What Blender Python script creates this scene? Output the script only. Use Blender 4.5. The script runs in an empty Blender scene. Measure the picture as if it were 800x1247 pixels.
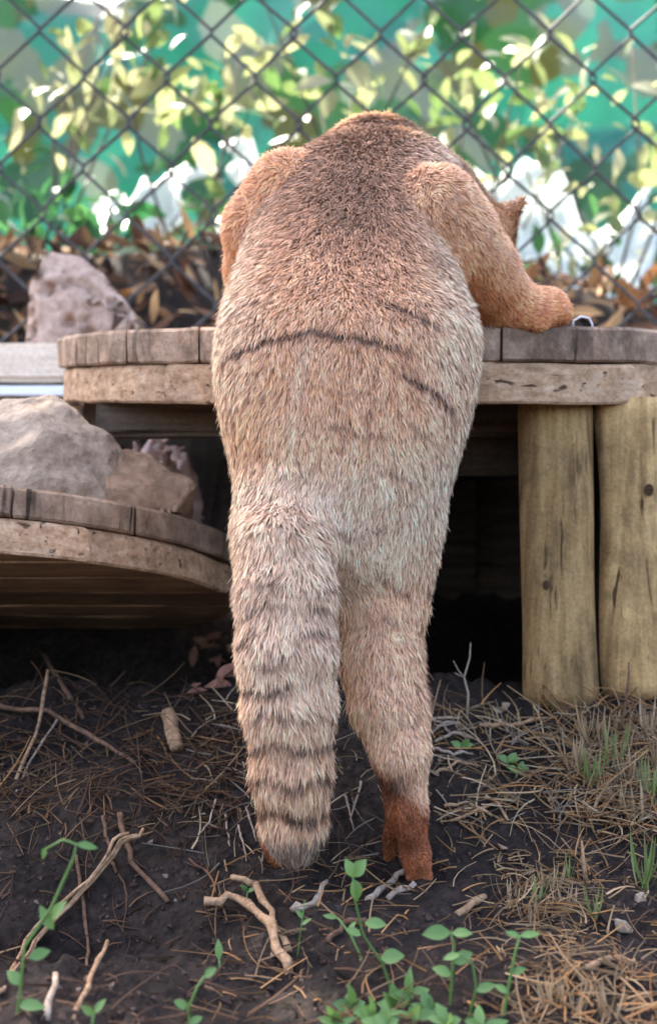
import bpy, bmesh, math, random
import numpy as np
from mathutils import Vector, Matrix, Euler

random.seed(7)
rng = np.random.default_rng(7)
scene = bpy.context.scene
col = scene.collection
R = math.radians

# ---------------------------------------------------------------- camera
F_PX, W_PX, H_PX = 1500.0, 800.0, 1247.0
CAM = Vector((0.0, -1.25, 0.346))
PITCH = R(1.4)
cam_d = bpy.data.cameras.new('camera')
cam = bpy.data.objects.new('camera', cam_d)
col.objects.link(cam)
cam.location = CAM
cam.rotation_euler = (R(90) + PITCH, 0, 0)
cam_d.sensor_fit = 'VERTICAL'
cam_d.sensor_height = 36.0
cam_d.lens = 36.0 * F_PX / H_PX
cam_d.clip_start = 0.02
cam_d.clip_end = 400
cam_d.dof.use_dof = True
cam_d.dof.focus_distance = 1.24
cam_d.dof.aperture_fstop = 4.4
scene.camera = cam

# ---------------------------------------------------------------- sky and sun
SUN_EL, SUN_AZ = R(50), R(-32)          # azimuth measured from +Y (beyond the fence), negative to the left
TO_SUN = Vector((math.cos(SUN_EL) * math.sin(SUN_AZ), math.cos(SUN_EL) * math.cos(SUN_AZ), math.sin(SUN_EL)))
world = bpy.data.worlds.new('World')
scene.world = world
world.use_nodes = True
wn = world.node_tree
wn.nodes.clear()
sky = wn.nodes.new('ShaderNodeTexSky')
sky.sky_type = 'NISHITA'
sky.sun_disc = False
sky.sun_elevation = SUN_EL
sky.sun_rotation = SUN_AZ
sky.air_density = 0.8
sky.dust_density = 5.0
sky.ozone_density = 0.0
bg = wn.nodes.new('ShaderNodeBackground')
bg.inputs['Strength'].default_value = 0.15
wo = wn.nodes.new('ShaderNodeOutputWorld')
wn.links.new(sky.outputs[0], bg.inputs[0])
wn.links.new(bg.outputs[0], wo.inputs[0])
sun_d = bpy.data.lights.new('sun', 'SUN')
sun_d.energy = 3.0
sun_d.angle = R(0.5)
sun_d.color = (1.0, 0.93, 0.82)
sun = bpy.data.objects.new('sun', sun_d)
col.objects.link(sun)
sun.rotation_euler = (-TO_SUN).to_track_quat('-Z', 'Y').to_euler()
sun.location = (-4, 6, 8)

vs = scene.view_settings
vs.view_transform = 'Standard'
vs.look = 'None'
vs.exposure = 3.3
vs.gamma = 1.0
vs.use_curve_mapping = False
scene.render.engine = 'CYCLES'
scene.cycles.max_bounces = 5
scene.cycles.diffuse_bounces = 3
scene.cycles.transparent_max_bounces = 8

# ---------------------------------------------------------------- helpers
CP, SP = math.cos(PITCH), math.sin(PITCH)


def P(px, py, Y):
    """world point seen at photograph pixel (px, py) standing at world depth Y"""
    a = (px - W_PX / 2) / F_PX
    b = (H_PX / 2 - py) / F_PX
    d = Vector((a, CP - b * SP, SP + b * CP))
    t = (Y - CAM.y) / d.y
    return CAM + d * t


def hash3(ix, iy, iz, seed=0):
    h = (ix.astype(np.int64) * 374761393 + iy.astype(np.int64) * 668265263 + iz.astype(np.int64) * 2147483647 + seed * 1274126177) & 0xFFFFFFFF
    h = ((h ^ (h >> 13)) * 1274126177) & 0xFFFFFFFF
    h = h ^ (h >> 16)
    return (h & 0xFFFF) / 65535.0


def vnoise(p, scale=1.0, seed=0):
    """smooth value noise in -1..1 for an (n,3) array"""
    q = np.asarray(p, dtype=np.float64) * scale
    i = np.floor(q)
    f = q - i
    f = f * f * (3 - 2 * f)
    i = i.astype(np.int64)
    r = 0
    for dx in (0, 1):
        wx = f[:, 0] if dx else 1 - f[:, 0]
        for dy in (0, 1):
            wy = f[:, 1] if dy else 1 - f[:, 1]
            for dz in (0, 1):
                wz = f[:, 2] if dz else 1 - f[:, 2]
                r = r + wx * wy * wz * hash3(i[:, 0] + dx, i[:, 1] + dy, i[:, 2] + dz, seed)
    return r * 2 - 1


def fbm(p, scale, octaves=3, seed=0):
    r, a = 0, 1.0
    for o in range(octaves):
        r = r + a * vnoise(p, scale * 2 ** o, seed + o)
        a *= 0.5
    return r


def sstep(a, b, x):
    t = np.clip((x - a) / (b - a), 0, 1)
    return t * t * (3 - 2 * t)


def mesh_np(name, verts, faces_flat, loop_total, smooth=True):
    me = bpy.data.meshes.new(name)
    nv, nf = len(verts), len(loop_total)
    me.vertices.add(nv)
    me.vertices.foreach_set('co', np.asarray(verts, dtype=np.float32).ravel())
    me.loops.add(len(faces_flat))
    me.loops.foreach_set('vertex_index', np.asarray(faces_flat, dtype=np.int32))
    me.polygons.add(nf)
    ls = np.concatenate([[0], np.cumsum(loop_total)[:-1]]).astype(np.int32)
    me.polygons.foreach_set('loop_start', ls)
    me.polygons.foreach_set('loop_total', np.asarray(loop_total, dtype=np.int32))
    me.polygons.foreach_set('use_smooth', np.full(nf, smooth, dtype=bool))
    me.update(calc_edges=True)
    me.validate()
    return me


def mesh_pd(name, verts, faces, smooth=False):
    me = bpy.data.meshes.new(name)
    me.from_pydata([tuple(v) for v in verts], [], faces)
    if smooth:
        me.polygons.foreach_set('use_smooth', [True] * len(me.polygons))
    me.update()
    return me


def obj(name, me, mat=None, parent=None):
    o = bpy.data.objects.new(name, me)
    col.objects.link(o)
    if mat and me is not None and not me.materials:
        me.materials.append(mat)
    if parent:
        o.parent = parent
    return o


def empty(name, loc=(0, 0, 0)):
    o = bpy.data.objects.new(name, None)
    col.objects.link(o)
    o.location = loc
    o.empty_display_size = 0.05
    return o


def tag(o, label, cat, group=None):
    o['label'] = label
    o['category'] = cat
    if group:
        o['group'] = group
    return o


def kind(o, k):
    o['kind'] = k
    return o


class MB:
    def __init__(self):
        self.v, self.f = [], []

    def tube(self, pts, radii, n=6, cap=True, jitter=0.0):
        pts = [Vector(p) for p in pts]
        base = len(self.v)
        up = None
        for i, p in enumerate(pts):
            t = (pts[min(i + 1, len(pts) - 1)] - pts[max(i - 1, 0)])
            t = t.normalized() if t.length > 1e-9 else Vector((0, 0, 1))
            if up is None:
                up = t.orthogonal().normalized()
            else:
                up = (up - t * up.dot(t))
                up = up.normalized() if up.length > 1e-6 else t.orthogonal().normalized()
            b = t.cross(up)
            r = radii[i] if hasattr(radii, '__len__') else radii
            for k in range(n):
                a = 2 * math.pi * k / n
                rr = r * (1 + jitter * random.uniform(-1, 1))
                self.v.append(p + up * math.cos(a) * rr + b * math.sin(a) * rr)
        m = len(pts)
        for i in range(m - 1):
            for k in range(n):
                k2 = (k + 1) % n
                self.f.append((base + i * n + k, base + i * n + k2, base + (i + 1) * n + k2, base + (i + 1) * n + k))
        if cap:
            self.f.append(tuple(base + k for k in range(n))[::-1])
            self.f.append(tuple(base + (m - 1) * n + k for k in range(n)))
        return self

    def leaf(self, base, direction, normal, length, width, bend=0.2, fold=0.15):
        """pointed leaf blade: 4 stations with a midrib"""
        d = Vector(direction).normalized()
        nn = Vector(normal)
        nn = (nn - d * nn.dot(d))
        nn = nn.normalized() if nn.length > 1e-5 else d.orthogonal().normalized()
        s = d.cross(nn)
        b0 = len(self.v)
        prof = [(0, .06), (.12, .45), (.3, .88), (.5, 1.0), (.7, .82), (.87, .42), (1, .02)]
        for t, w in prof:
            c = Vector(base) + d * length * t - nn * (bend * length * t * t)
            wd = width * 0.5 * w
            self.v += [c - s * wd + nn * fold * wd, c, c + s * wd + nn * fold * wd]
        for i in range(len(prof) - 1):
            a = b0 + i * 3
            self.f += [(a, a + 1, a + 4, a + 3), (a + 1, a + 2, a + 5, a + 4)]
        return self

    def box(self, c, size, rot=None):
        b0 = len(self.v)
        m = rot if rot is not None else Matrix.Identity(3)
        for x in (-1, 1):
            for y in (-1, 1):
                for z in (-1, 1):
                    self.v.append(Vector(c) + m @ Vector((x * size[0] / 2, y * size[1] / 2, z * size[2] / 2)))
        for q in ((0, 1, 3, 2), (4, 6, 7, 5), (0, 4, 5, 1), (2, 3, 7, 6), (0, 2, 6, 4), (1, 5, 7, 3)):
            self.f.append(tuple(b0 + k for k in q))
        return self

    def build(self, name, mat, parent=None, smooth=True):
        return obj(name, mesh_pd(name, self.v, self.f, smooth), mat, parent)


# ---------------------------------------------------------------- materials
def new_mat(name):
    m = bpy.data.materials.new(name)
    m.use_nodes = True
    nt = m.node_tree
    b = nt.nodes['Principled BSDF']
    return m, nt, b


def N(nt, t, **kw):
    n = nt.nodes.new(t)
    for k, v in kw.items():
        if k in n.inputs.keys():
            n.inputs[k].default_value = v
        else:
            setattr(n, k, v)
    return n


def ramp(nt, stops, interp='LINEAR'):
    n = nt.nodes.new('ShaderNodeValToRGB')
    n.color_ramp.interpolation = interp
    cr = n.color_ramp
    while len(cr.elements) < len(stops):
        cr.elements.new(0.5)
    for e, (p, c) in zip(cr.elements, stops):
        e.position = p
        e.color = (c[0], c[1], c[2], 1)
    return n


def bump(nt, b, height, strength=0.5, dist=0.01):
    n = N(nt, 'ShaderNodeBump', Strength=strength, Distance=dist)
    nt.links.new(height, n.inputs['Height'])
    nt.links.new(n.outputs[0], b.inputs['Normal'])
    return n


def mixcol(nt, fac, a, b, mode='MIX'):
    n = nt.nodes.new('ShaderNodeMix')
    n.data_type = 'RGBA'
    n.blend_type = mode
    for sock, val in ((0, fac), (6, a), (7, b)):
        if isinstance(val, (int, float)):
            n.inputs[sock].default_value = val
        elif isinstance(val, tuple):
            n.inputs[sock].default_value = (*val, 1)
        else:
            nt.links.new(val, n.inputs[sock])
    return n.outputs[2]


def wood_mat(name, axis, cols, rough=0.85, grain=1.0, stain=(0.03, 0.022, 0.016), stain_amt=0.55, end_grain=False):
    """weathered wood: grain stretched along axis, per-plank tone, dark stains and checks"""
    m, nt, b = new_mat(name)
    tc = N(nt, 'ShaderNodeTexCoord')
    oi = N(nt, 'ShaderNodeObjectInfo')
    sc = [90 * grain, 90 * grain, 90 * grain]
    sc['XYZ'.index(axis)] = 5 * grain
    if end_grain:
        sc = [42 * grain, 30 * grain, 24 * grain]
    mp = N(nt, 'ShaderNodeMapping')
    mp.inputs['Scale'].default_value = sc
    add = N(nt, 'ShaderNodeVectorMath', operation='MULTIPLY_ADD')
    cmb = N(nt, 'ShaderNodeCombineXYZ')
    for i in range(3):
        nt.links.new(oi.outputs['Random'], cmb.inputs[i])
    add.inputs[1].default_value = (7, 7, 7)
    nt.links.new(cmb.outputs[0], add.inputs[0])
    nt.links.new(tc.outputs['Object'], add.inputs[2])
    nt.links.new(add.outputs[0], mp.inputs[0])
    g = N(nt, 'ShaderNodeTexNoise', Scale=1.0, Detail=6.0, Roughness=0.65)
    nt.links.new(mp.outputs[0], g.inputs['Vector'])
    cr = ramp(nt, [(0.25, cols[0]), (0.5, cols[1]), (0.75, cols[2])])
    nt.links.new(g.outputs[0], cr.inputs[0])
    s = N(nt, 'ShaderNodeTexNoise', Scale=14.0, Detail=6.0, Roughness=0.65)
    nt.links.new(add.outputs[0], s.inputs['Vector'])
    sr = ramp(nt, [(0.46, (0, 0, 0)), (0.68, (1, 1, 1))])
    nt.links.new(s.outputs[0], sr.inputs[0])
    mul = N(nt, 'ShaderNodeMath', operation='MULTIPLY')
    mul.inputs[1].default_value = stain_amt
    nt.links.new(sr.outputs[0], mul.inputs[0])
    c1 = mixcol(nt, mul.outputs[0], cr.outputs[0], stain)
    # fine vertical tone change between planks
    hv = N(nt, 'ShaderNodeHueSaturation')
    mr = N(nt, 'ShaderNodeMapRange')
    mr.inputs['To Min'].default_value = 0.75
    mr.inputs['To Max'].default_value = 1.2
    nt.links.new(oi.outputs['Random'], mr.inputs[0])
    nt.links.new(mr.outputs[0], hv.inputs['Value'])
    nt.links.new(c1, hv.inputs['Color'])
    # speckle
    sp = N(nt, 'ShaderNodeTexNoise', Scale=220.0, Detail=3.0, Roughness=0.7)
    nt.links.new(tc.outputs['Object'], sp.inputs['Vector'])
    spr = ramp(nt, [(0.35, (0.8, 0.8, 0.8)), (0.65, (1.12, 1.12, 1.12))])
    nt.links.new(sp.outputs[0], spr.inputs[0])
    c2 = mixcol(nt, 1.0, hv.outputs[0], spr.outputs[0], 'MULTIPLY')
    mp2 = N(nt, 'ShaderNodeMapping')
    sc2 = [130 * grain] * 3
    sc2['XYZ'.index(axis)] = 4.0 * grain
    if end_grain:
        sc2 = [70 * grain, 40 * grain, 7 * grain]
    mp2.inputs['Scale'].default_value = sc2
    nt.links.new(add.outputs[0], mp2.inputs[0])
    ck = N(nt, 'ShaderNodeTexNoise', Scale=1.0, Detail=2.0, Roughness=0.5, Distortion=0.6)
    nt.links.new(mp2.outputs[0], ck.inputs['Vector'])
    ckr = ramp(nt, [(0.64, (1, 1, 1)), (0.72, (0.22, 0.2, 0.18))])
    nt.links.new(ck.outputs[0], ckr.inputs[0])
    c2 = mixcol(nt, 1.0, c2, ckr.outputs[0], 'MULTIPLY')
    nt.links.new(c2, b.inputs['Base Color'])
    b.inputs['Roughness'].default_value = rough
    b.inputs['Specular IOR Level'].default_value = 0.2
    h = mixcol(nt, 0.35, g.outputs[0], sp.outputs[0])
    h = mixcol(nt, 0.5, h, ckr.outputs[0])
    bump(nt, b, h, 0.9, 0.006)
    return m


def plain_noise_mat(name, c0, c1, scale=30, rough=0.85, bump_s=0.4, bump_d=0.003, detail=6, spec=0.2):
    m, nt, b = new_mat(name)
    tc = N(nt, 'ShaderNodeTexCoord')
    n = N(nt, 'ShaderNodeTexNoise', Scale=scale, Detail=detail, Roughness=0.65)
    nt.links.new(tc.outputs['Object'], n.inputs['Vector'])
    cr = ramp(nt, [(0.3, c0), (0.7, c1)])
    nt.links.new(n.outputs[0], cr.inputs[0])
    nt.links.new(cr.outputs[0], b.inputs['Base Color'])
    b.inputs['Roughness'].default_value = rough
    b.inputs['Specular IOR Level'].default_value = spec
    if bump_s:
        bump(nt, b, n.outputs[0], bump_s, bump_d)
    return m


def attr_mat(name, rough=0.8, translucent=0.0, attr='Col', spec=0.2, fac_tint=1.0):
    m, nt, b = new_mat(name)
    a = N(nt, 'ShaderNodeVertexColor', layer_name=attr)
    nt.links.new(a.outputs[0], b.inputs['Base Color'])
    b.inputs['Roughness'].default_value = rough
    b.inputs['Specular IOR Level'].default_value = spec
    if translucent:
        t = N(nt, 'ShaderNodeBsdfTranslucent')
        nt.links.new(a.outputs[0], t.inputs[0])
        mx = N(nt, 'ShaderNodeMixShader')
        mx.inputs[0].default_value = translucent
        out = nt.nodes['Material Output']
        nt.links.new(b.outputs[0], mx.inputs[1])
        nt.links.new(t.outputs[0], mx.inputs[2])
        nt.links.new(mx.outputs[0], out.inputs[0])
    return m


def leaf_mat(name, c0, c1, translucent=0.45, tc_col=None, rough=0.45):
    m, nt, b = new_mat(name)
    oi = N(nt, 'ShaderNodeObjectInfo')
    ge = N(nt, 'ShaderNodeNewGeometry')
    ad = N(nt, 'ShaderNodeMath', operation='ADD')
    nt.links.new(oi.outputs['Random'], ad.inputs[0])
    nt.links.new(ge.outputs['Random Per Island'], ad.inputs[1])
    fr = N(nt, 'ShaderNodeMath', operation='FRACT')
    nt.links.new(ad.outputs[0], fr.inputs[0])
    cr = ramp(nt, [(0, c0), (1, c1)])
    nt.links.new(fr.outputs[0], cr.inputs[0])
    nt.links.new(cr.outputs[0], b.inputs['Base Color'])
    b.inputs['Roughness'].default_value = rough
    t = N(nt, 'ShaderNodeBsdfTranslucent')
    if tc_col:
        t.inputs[0].default_value = (*tc_col, 1)
    else:
        nt.links.new(cr.outputs[0], t.inputs[0])
    mx = N(nt, 'ShaderNodeMixShader')
    mx.inputs[0].default_value = translucent
    nt.links.new(b.outputs[0], mx.inputs[1])
    nt.links.new(t.outputs[0], mx.inputs[2])
    nt.links.new(mx.outputs[0], nt.nodes['Material Output'].inputs[0])
    return m


def soil_mat():
    m, nt, b = new_mat('soil')
    tc = N(nt, 'ShaderNodeTexCoord')
    n1 = N(nt, 'ShaderNodeTexNoise', Scale=6.0, Detail=8.0, Roughness=0.7)
    n2 = N(nt, 'ShaderNodeTexNoise', Scale=90.0, Detail=6.0, Roughness=0.7)
    n3 = N(nt, 'ShaderNodeTexVoronoi', Scale=140.0)
    for n in (n1, n2, n3):
        nt.links.new(tc.outputs['Object'], n.inputs['Vector'])
    r1 = ramp(nt, [(0.32, (0.010, 0.0068, 0.0055)), (0.55, (0.021, 0.0145, 0.0115)), (0.75, (0.046, 0.032, 0.025))])
    nt.links.new(n1.outputs[0], r1.inputs[0])
    r2 = ramp(nt, [(0.32, (0.3, 0.3, 0.3)), (0.68, (1.75, 1.68, 1.6))])
    nt.links.new(n2.outputs[0], r2.inputs[0])
    c = mixcol(nt, 1.0, r1.outputs[0], r2.outputs[0], 'MULTIPLY')
    nt.links.new(c, b.inputs['Base Color'])
    b.inputs['Roughness'].default_value = 0.9
    b.inputs['Specular IOR Level'].default_value = 0.15
    h = mixcol(nt, 0.4, n2.outputs[0], n3.outputs[0])
    bump(nt, b, h, 0.9, 0.006)
    return m


MAT = {}
MAT['soil'] = soil_mat()
MAT['top_plank'] = wood_mat('weathered_plank_ends', 'Y', [(0.12, 0.070, 0.042), (0.31, 0.195, 0.125), (0.50, 0.35, 0.245)], grain=0.8, end_grain=True, stain_amt=0.65)
MAT['low_plank'] = wood_mat('weathered_plank_sides', 'X', [(0.18, 0.095, 0.05), (0.44, 0.265, 0.15), (0.58, 0.41, 0.28)], grain=0.9, stain_amt=0.45)
MAT['post'] = wood_mat('weathered_post', 'Z', [(0.13, 0.068, 0.028), (0.38, 0.225, 0.09), (0.56, 0.365, 0.165)], grain=0.7, stain_amt=0.5)
MAT['dark_board'] = wood_mat('old_shaded_board', 'X', [(0.05, 0.035, 0.024), (0.10, 0.07, 0.048), (0.16, 0.115, 0.08)], grain=0.8)  # dark tones also stand in for shade inside the hollow
MAT['knot'] = plain_noise_mat('wood_knot', (.03, .015, .008), (.09, .045, .022), 120, bump_s=.3)
MAT['pale_board'] = wood_mat('pale_board', 'X', [(0.50, 0.38, 0.27), (0.64, 0.50, 0.37), (0.72, 0.58, 0.44)], grain=0.6, stain_amt=0.15)
MAT['grey_stone'] = plain_noise_mat('grey_stone', (0.17, 0.115, 0.075), (0.41, 0.31, 0.225), 40, bump_s=1.0, bump_d=0.008, detail=10)
MAT['brown_stone'] = plain_noise_mat('brown_stone', (0.15, 0.085, 0.05), (0.32, 0.20, 0.125), 48, detail=10, bump_s=0.6, bump_d=0.004)
MAT['sunlit_pink_stone'] = plain_noise_mat('sunlit_pink_stone', (0.55, 0.38, 0.35), (0.80, 0.66, 0.62), 35, bump_s=0.5, bump_d=0.004)  # pale tones stand in for sunlight on these stones
MAT['porous_stone'] = plain_noise_mat('porous_stone', (0.24, 0.135, 0.095), (0.54, 0.385, 0.29), 55, bump_s=1.0, bump_d=0.006)
MAT['wire'] = plain_noise_mat('dull_wire', (0.014, 0.011, 0.009), (0.06, 0.048, 0.038), 60, rough=0.6, bump_s=0.0, spec=0.4)
MAT['bark'] = plain_noise_mat('bark', (0.05, 0.035, 0.025), (0.13, 0.09, 0.06), 30, bump_s=0.8, bump_d=0.006)
MAT['sun_white_ledge'] = plain_noise_mat('sun_white_ledge', (0.7, 0.7, 0.7), (0.82, 0.82, 0.82), 15, rough=0.4, bump_s=0.0)  # white stands in for sun falling on the ledge
MAT['straw'] = attr_mat('dry_straw', 0.75)
MAT['litter'] = attr_mat('dry_leaves', 0.8, 0.15)
MAT['pebble'] = attr_mat('soil_crumbs', 0.9)
MAT['stick_tan'] = plain_noise_mat('tan_stick', (0.15, 0.075, 0.035), (0.42, 0.26, 0.15), 140, bump_s=0.8, bump_d=0.003)
MAT['stick_brown'] = plain_noise_mat('brown_root', (0.05, 0.026, 0.016), (0.19, 0.10, 0.058), 140, bump_s=0.8, bump_d=0.003)
MAT['stick_grey'] = plain_noise_mat('grey_twig', (0.15, 0.10, 0.07), (0.42, 0.32, 0.24), 140, bump_s=0.8, bump_d=0.003)
MAT['seedling'] = leaf_mat('seedling_leaf', (0.08, 0.16, 0.03), (0.15, 0.25, 0.06), 0.35)
MAT['grass'] = leaf_mat('grass_blade', (0.10, 0.15, 0.035), (0.20, 0.22, 0.075), 0.3)
MAT['shrub_leaf'] = leaf_mat('shrub_leaf', (0.055, 0.11, 0.03), (0.14, 0.18, 0.065), 0.5)
MAT['pale_leaf'] = leaf_mat('pale_shrub_leaf', (0.16, 0.20, 0.07), (0.30, 0.29, 0.16), 0.5)
MAT['dark_leaf'] = leaf_mat('dark_shrub_leaf', (0.02, 0.09, 0.03), (0.06, 0.16, 0.05), 0.5)
MAT['shade_tree_leaf'] = leaf_mat('shade_tree_leaf', (0.05, 0.10, 0.03), (0.10, 0.17, 0.05), 0.3)

# ---------------------------------------------------------------- ground
PROF_Y = np.array([-80, -3, -.6, -.3, -.05, .03, .15, .27, .33, .42, .9, 1.15, 1.4, 1.75, 2.2, 6, 30, 90])
PROF_Z = np.array([-.3, -.06, -.035, -.02, -.006, .004, .072, .143, .166, .10, .12, .35, .62, 1.06, 1.16, 1.25, 1.5, 2.0])


def gz(x, y):
    x = np.atleast_1d(np.asarray(x, dtype=np.float64))
    y = np.atleast_1d(np.asarray(y, dtype=np.float64))
    z = np.interp(y, PROF_Y, PROF_Z)
    # right half of the far bank lies lower
    z = z - sstep(1.0, 1.8, y) * (0.16 * sstep(0.1, 0.9, x))
    # left bank: raised crumbly edge with a hollow below it
    z = z + 0.035 * np.exp(-((x + 0.27) / 0.17) ** 2 - ((y - 0.10) / 0.07) ** 2)
    z = z - 0.085 * np.exp(-((x + 0.24) / 0.13) ** 2 - ((y + 0.05) / 0.075) ** 2)
    z = z - 0.02 * np.exp(-((x + 0.05) / 0.09) ** 2 - ((y + 0.24) / 0.06) ** 2)
    z = z + (1 - sstep(-.16, -.02, x)) * (.13 * sstep(.62, .86, y) * (1 - sstep(1.1, 1.5, y)) + .10 * sstep(.9, 1.1, y) * (1 - sstep(1.15, 1.5, y)))  # bank raised here to stop sun leaking under the lower table
    z = z - 0.012 * np.exp(-((x - .02) / .12) ** 2 - ((y - .02) / .06) ** 2)
    p = np.stack([x, y, x * 0], 1)
    near = np.exp(-(np.maximum(np.abs(x) - .8, 0) ** 2 + np.maximum(np.abs(y) - .8, 0) ** 2))
    z = z + (0.010 * vnoise(p, 9, 1) + 0.008 * vnoise(p, 22, 2) + 0.007 * vnoise(p, 55, 3) + 0.0045 * vnoise(p, 105, 4)) * (0.4 + 0.6 * near) * (1 - .7 * np.exp(-((x - .03) / .1) ** 2 - ((y - .02) / .05) ** 2))
    z = z + 0.03 * vnoise(p, 3, 5) * sstep(0.9, 1.3, y)
    return z


HX0, HX1, HY0, HY1, HS = -2.0, 2.2, -0.9, 2.6, 0.006
_hx = np.arange(HX0, HX1, HS)
_hy = np.arange(HY0, HY1, HS)
_A, _B = np.meshgrid(_hx, _hy, indexing='ij')
HT = gz(_A.ravel(), _B.ravel()).reshape(_A.shape)
HL = HT.tolist()


def gz1(x, y):
    if not (HX0 < x < HX1 - 2 * HS and HY0 < y < HY1 - 2 * HS):
        return float(gz(x, y)[0])
    i, j = (x - HX0) / HS, (y - HY0) / HS
    a, b = int(i), int(j)
    i -= a
    j -= b
    r0, r1 = HL[a], HL[a + 1]
    return (r0[b] * (1 - j) + r0[b + 1] * j) * (1 - i) + (r1[b] * (1 - j) + r1[b + 1] * j) * i


def gz_near(x, y):
    i = np.clip(np.rint((x - HX0) / HS).astype(int), 0, HT.shape[0] - 1)
    j = np.clip(np.rint((y - HY0) / HS).astype(int), 0, HT.shape[1] - 1)
    return HT[i, j]


def ray_ground(px, py, y0=-0.75, y1=2.5):
    Y = np.linspace(y0, y1, 650)
    pts = [P(px, py, y) for y in (y0, y1)]
    t = (Y - y0) / (y1 - y0)
    X = pts[0].x + (pts[1].x - pts[0].x) * t
    Z = pts[0].z + (pts[1].z - pts[0].z) * t
    d = Z - gz_near(X, Y)
    i = int(np.argmax(d < 0))
    return Vector((X[i], Y[i], gz1(X[i], Y[i])))


def axis_coords(lo, hi, step, far, growth=1.25):
    a = list(np.arange(lo, hi + step / 2, step))
    s = step
    while a[-1] < far:
        s *= growth
        a.append(a[-1] + s)
    s = step
    while a[0] > -far:
        s *= growth
        a.insert(0, a[0] - s)
    return np.array(a)


gx = axis_coords(-0.62, 0.62, 0.0055, 90)
gy = axis_coords(-0.5, 0.45, 0.0055, 90, 1.12)
GX, GY = np.meshgrid(gx, gy, indexing='ij')
GZ = gz(GX.ravel(), GY.ravel())
nx, ny = len(gx), len(gy)
idx = np.arange(nx * ny).reshape(nx, ny)
quads = np.stack([idx[:-1, :-1], idx[1:, :-1], idx[1:, 1:], idx[:-1, 1:]], -1).reshape(-1, 4)
ground = obj('ground', mesh_np('ground', np.stack([GX.ravel(), GY.ravel(), GZ], 1), quads.ravel(), np.full(len(quads), 4)), MAT['soil'])
kind(ground, 'structure')


# ---------------------------------------------------------------- wooden spool tables
def disc_plank(name, rad, across0, across1, z0, z1, along, mat, parent, seed):
    """one plank of a round table top: the strip across0..across1 clipped to a circle, worn edges"""
    gap = 0.0012
    a0, a1 = across0 + gap, across1 - gap
    a0c, a1c = max(a0, -rad * .999), min(a1, rad * .999)
    if a1c - a0c < 0.006:
        return None
    n = max(6, int((a1c - a0c) / 0.008))
    ac = np.linspace(a0c, a1c, n)
    le = np.sqrt(np.maximum(rad ** 2 - ac ** 2, 1e-6))
    ex = rng.uniform(-0.006, 0.003)
    right = [(a, l + ex) for a, l in zip(ac, le)]
    left = [(a, -l - ex) for a, l in zip(ac[::-1], le[::-1])]
    ring = right + left
    # subdivide the long sides
    out = []
    for i, p in enumerate(ring):
        q = ring[(i + 1) % len(ring)]
        d = math.hypot(q[0] - p[0], q[1] - p[1])
        k = max(1, int(d / 0.015))
        for j in range(k):
            out.append((p[0] + (q[0] - p[0]) * j / k, p[1] + (q[1] - p[1]) * j / k))
    ring = np.array(out)
    m = len(ring)
    cen = ring.mean(0)
    zs = [z0, z0 + .003, z0 + (z1 - z0) * .35, z0 + (z1 - z0) * .7, z1 - .004, z1]
    inset = [.0035, 0, 0, 0, .0005, .005]
    V = []
    for zz, ins in zip(zs, inset):
        dirs = ring - cen
        ln = np.linalg.norm(dirs, axis=1, keepdims=True)
        rr = ring - dirs / ln * ins
        p3 = np.column_stack([rr, np.full(m, zz)])
        nz = fbm(p3, 40, 3, seed)[:, None] * 0.0022 + np.minimum(vnoise(p3, 22, seed + 9)[:, None] + .35, 0) * 0.006
        rr = rr + dirs / ln * nz
        zz2 = zz + vnoise(np.column_stack([ring, np.full(m, 3.3)]), 18, seed + 4) * 0.0018
        if along == 'Y':
            V.append(np.column_stack([rr[:, 0], rr[:, 1], zz2]))
        else:
            V.append(np.column_stack([rr[:, 1], rr[:, 0], zz2]))
    V = np.concatenate(V)
    F = []
    for r in range(len(zs) - 1):
        for k in range(m):
            k2 = (k + 1) % m
            F.append((r * m + k, r * m + k2, (r + 1) * m + k2, (r + 1) * m + k))
    F.append(tuple(range(m))[::-1])
    F.append(tuple((len(zs) - 1) * m + k for k in range(m)))
    if along == 'X':
        F = [f[::-1] for f in F]
    return obj(name, mesh_pd(name, V, F), mat, parent)


def round_table(center, rad, slope, t_top, t_low, cuts_top, cuts_low, roll=0.0, inset_low=0.004):
    root = empty('wooden_table', center)
    root.rotation_euler = (math.atan(slope), roll, 0)
    for i in range(len(cuts_top) - 1):
        disc_plank('top_plank', rad, cuts_top[i], cuts_top[i + 1], -t_top, 0, 'Y', MAT['top_plank'], root, 10 + i)
    for i in range(len(cuts_low) - 1):
        disc_plank('under_plank', rad - inset_low, cuts_low[i], cuts_low[i + 1], -t_top - t_low, -t_top - .0015, 'X', MAT['low_plank'], root, 60 + i)
    return root


# upper table
UT_R, UT_SL = 0.50, 0.12
ut_near = P(440, 394, 0.172)
UT_C = Vector((0.088, 0.172 + UT_R, ut_near.z + UT_R * UT_SL))


def ut_z(x, y):
    return ut_near.z + (y - 0.172) * UT_SL


cu = [-0.5, -0.345, -0.245, -0.12, 0.0, 0.115, 0.232, 0.352, 0.5]
cl = [-0.5, -0.40, -0.28, -0.15, -0.02, 0.11, 0.24, 0.37, 0.5]
upper = round_table(UT_C, UT_R, UT_SL, 0.043, 0.050, cu, cl)
tag(upper, 'upper round wooden table of crossed planks that the wild cat leans on', 'table')
# lower table
LT_R, LT_SL = 0.40, -0.198
lt_near = P(-60, 580, 0.10)
LT_C = Vector((-0.522, 0.50, lt_near.z + LT_R * LT_SL))


def lt_z(x, y):
    return lt_near.z + (y - 0.10) * LT_SL


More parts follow.
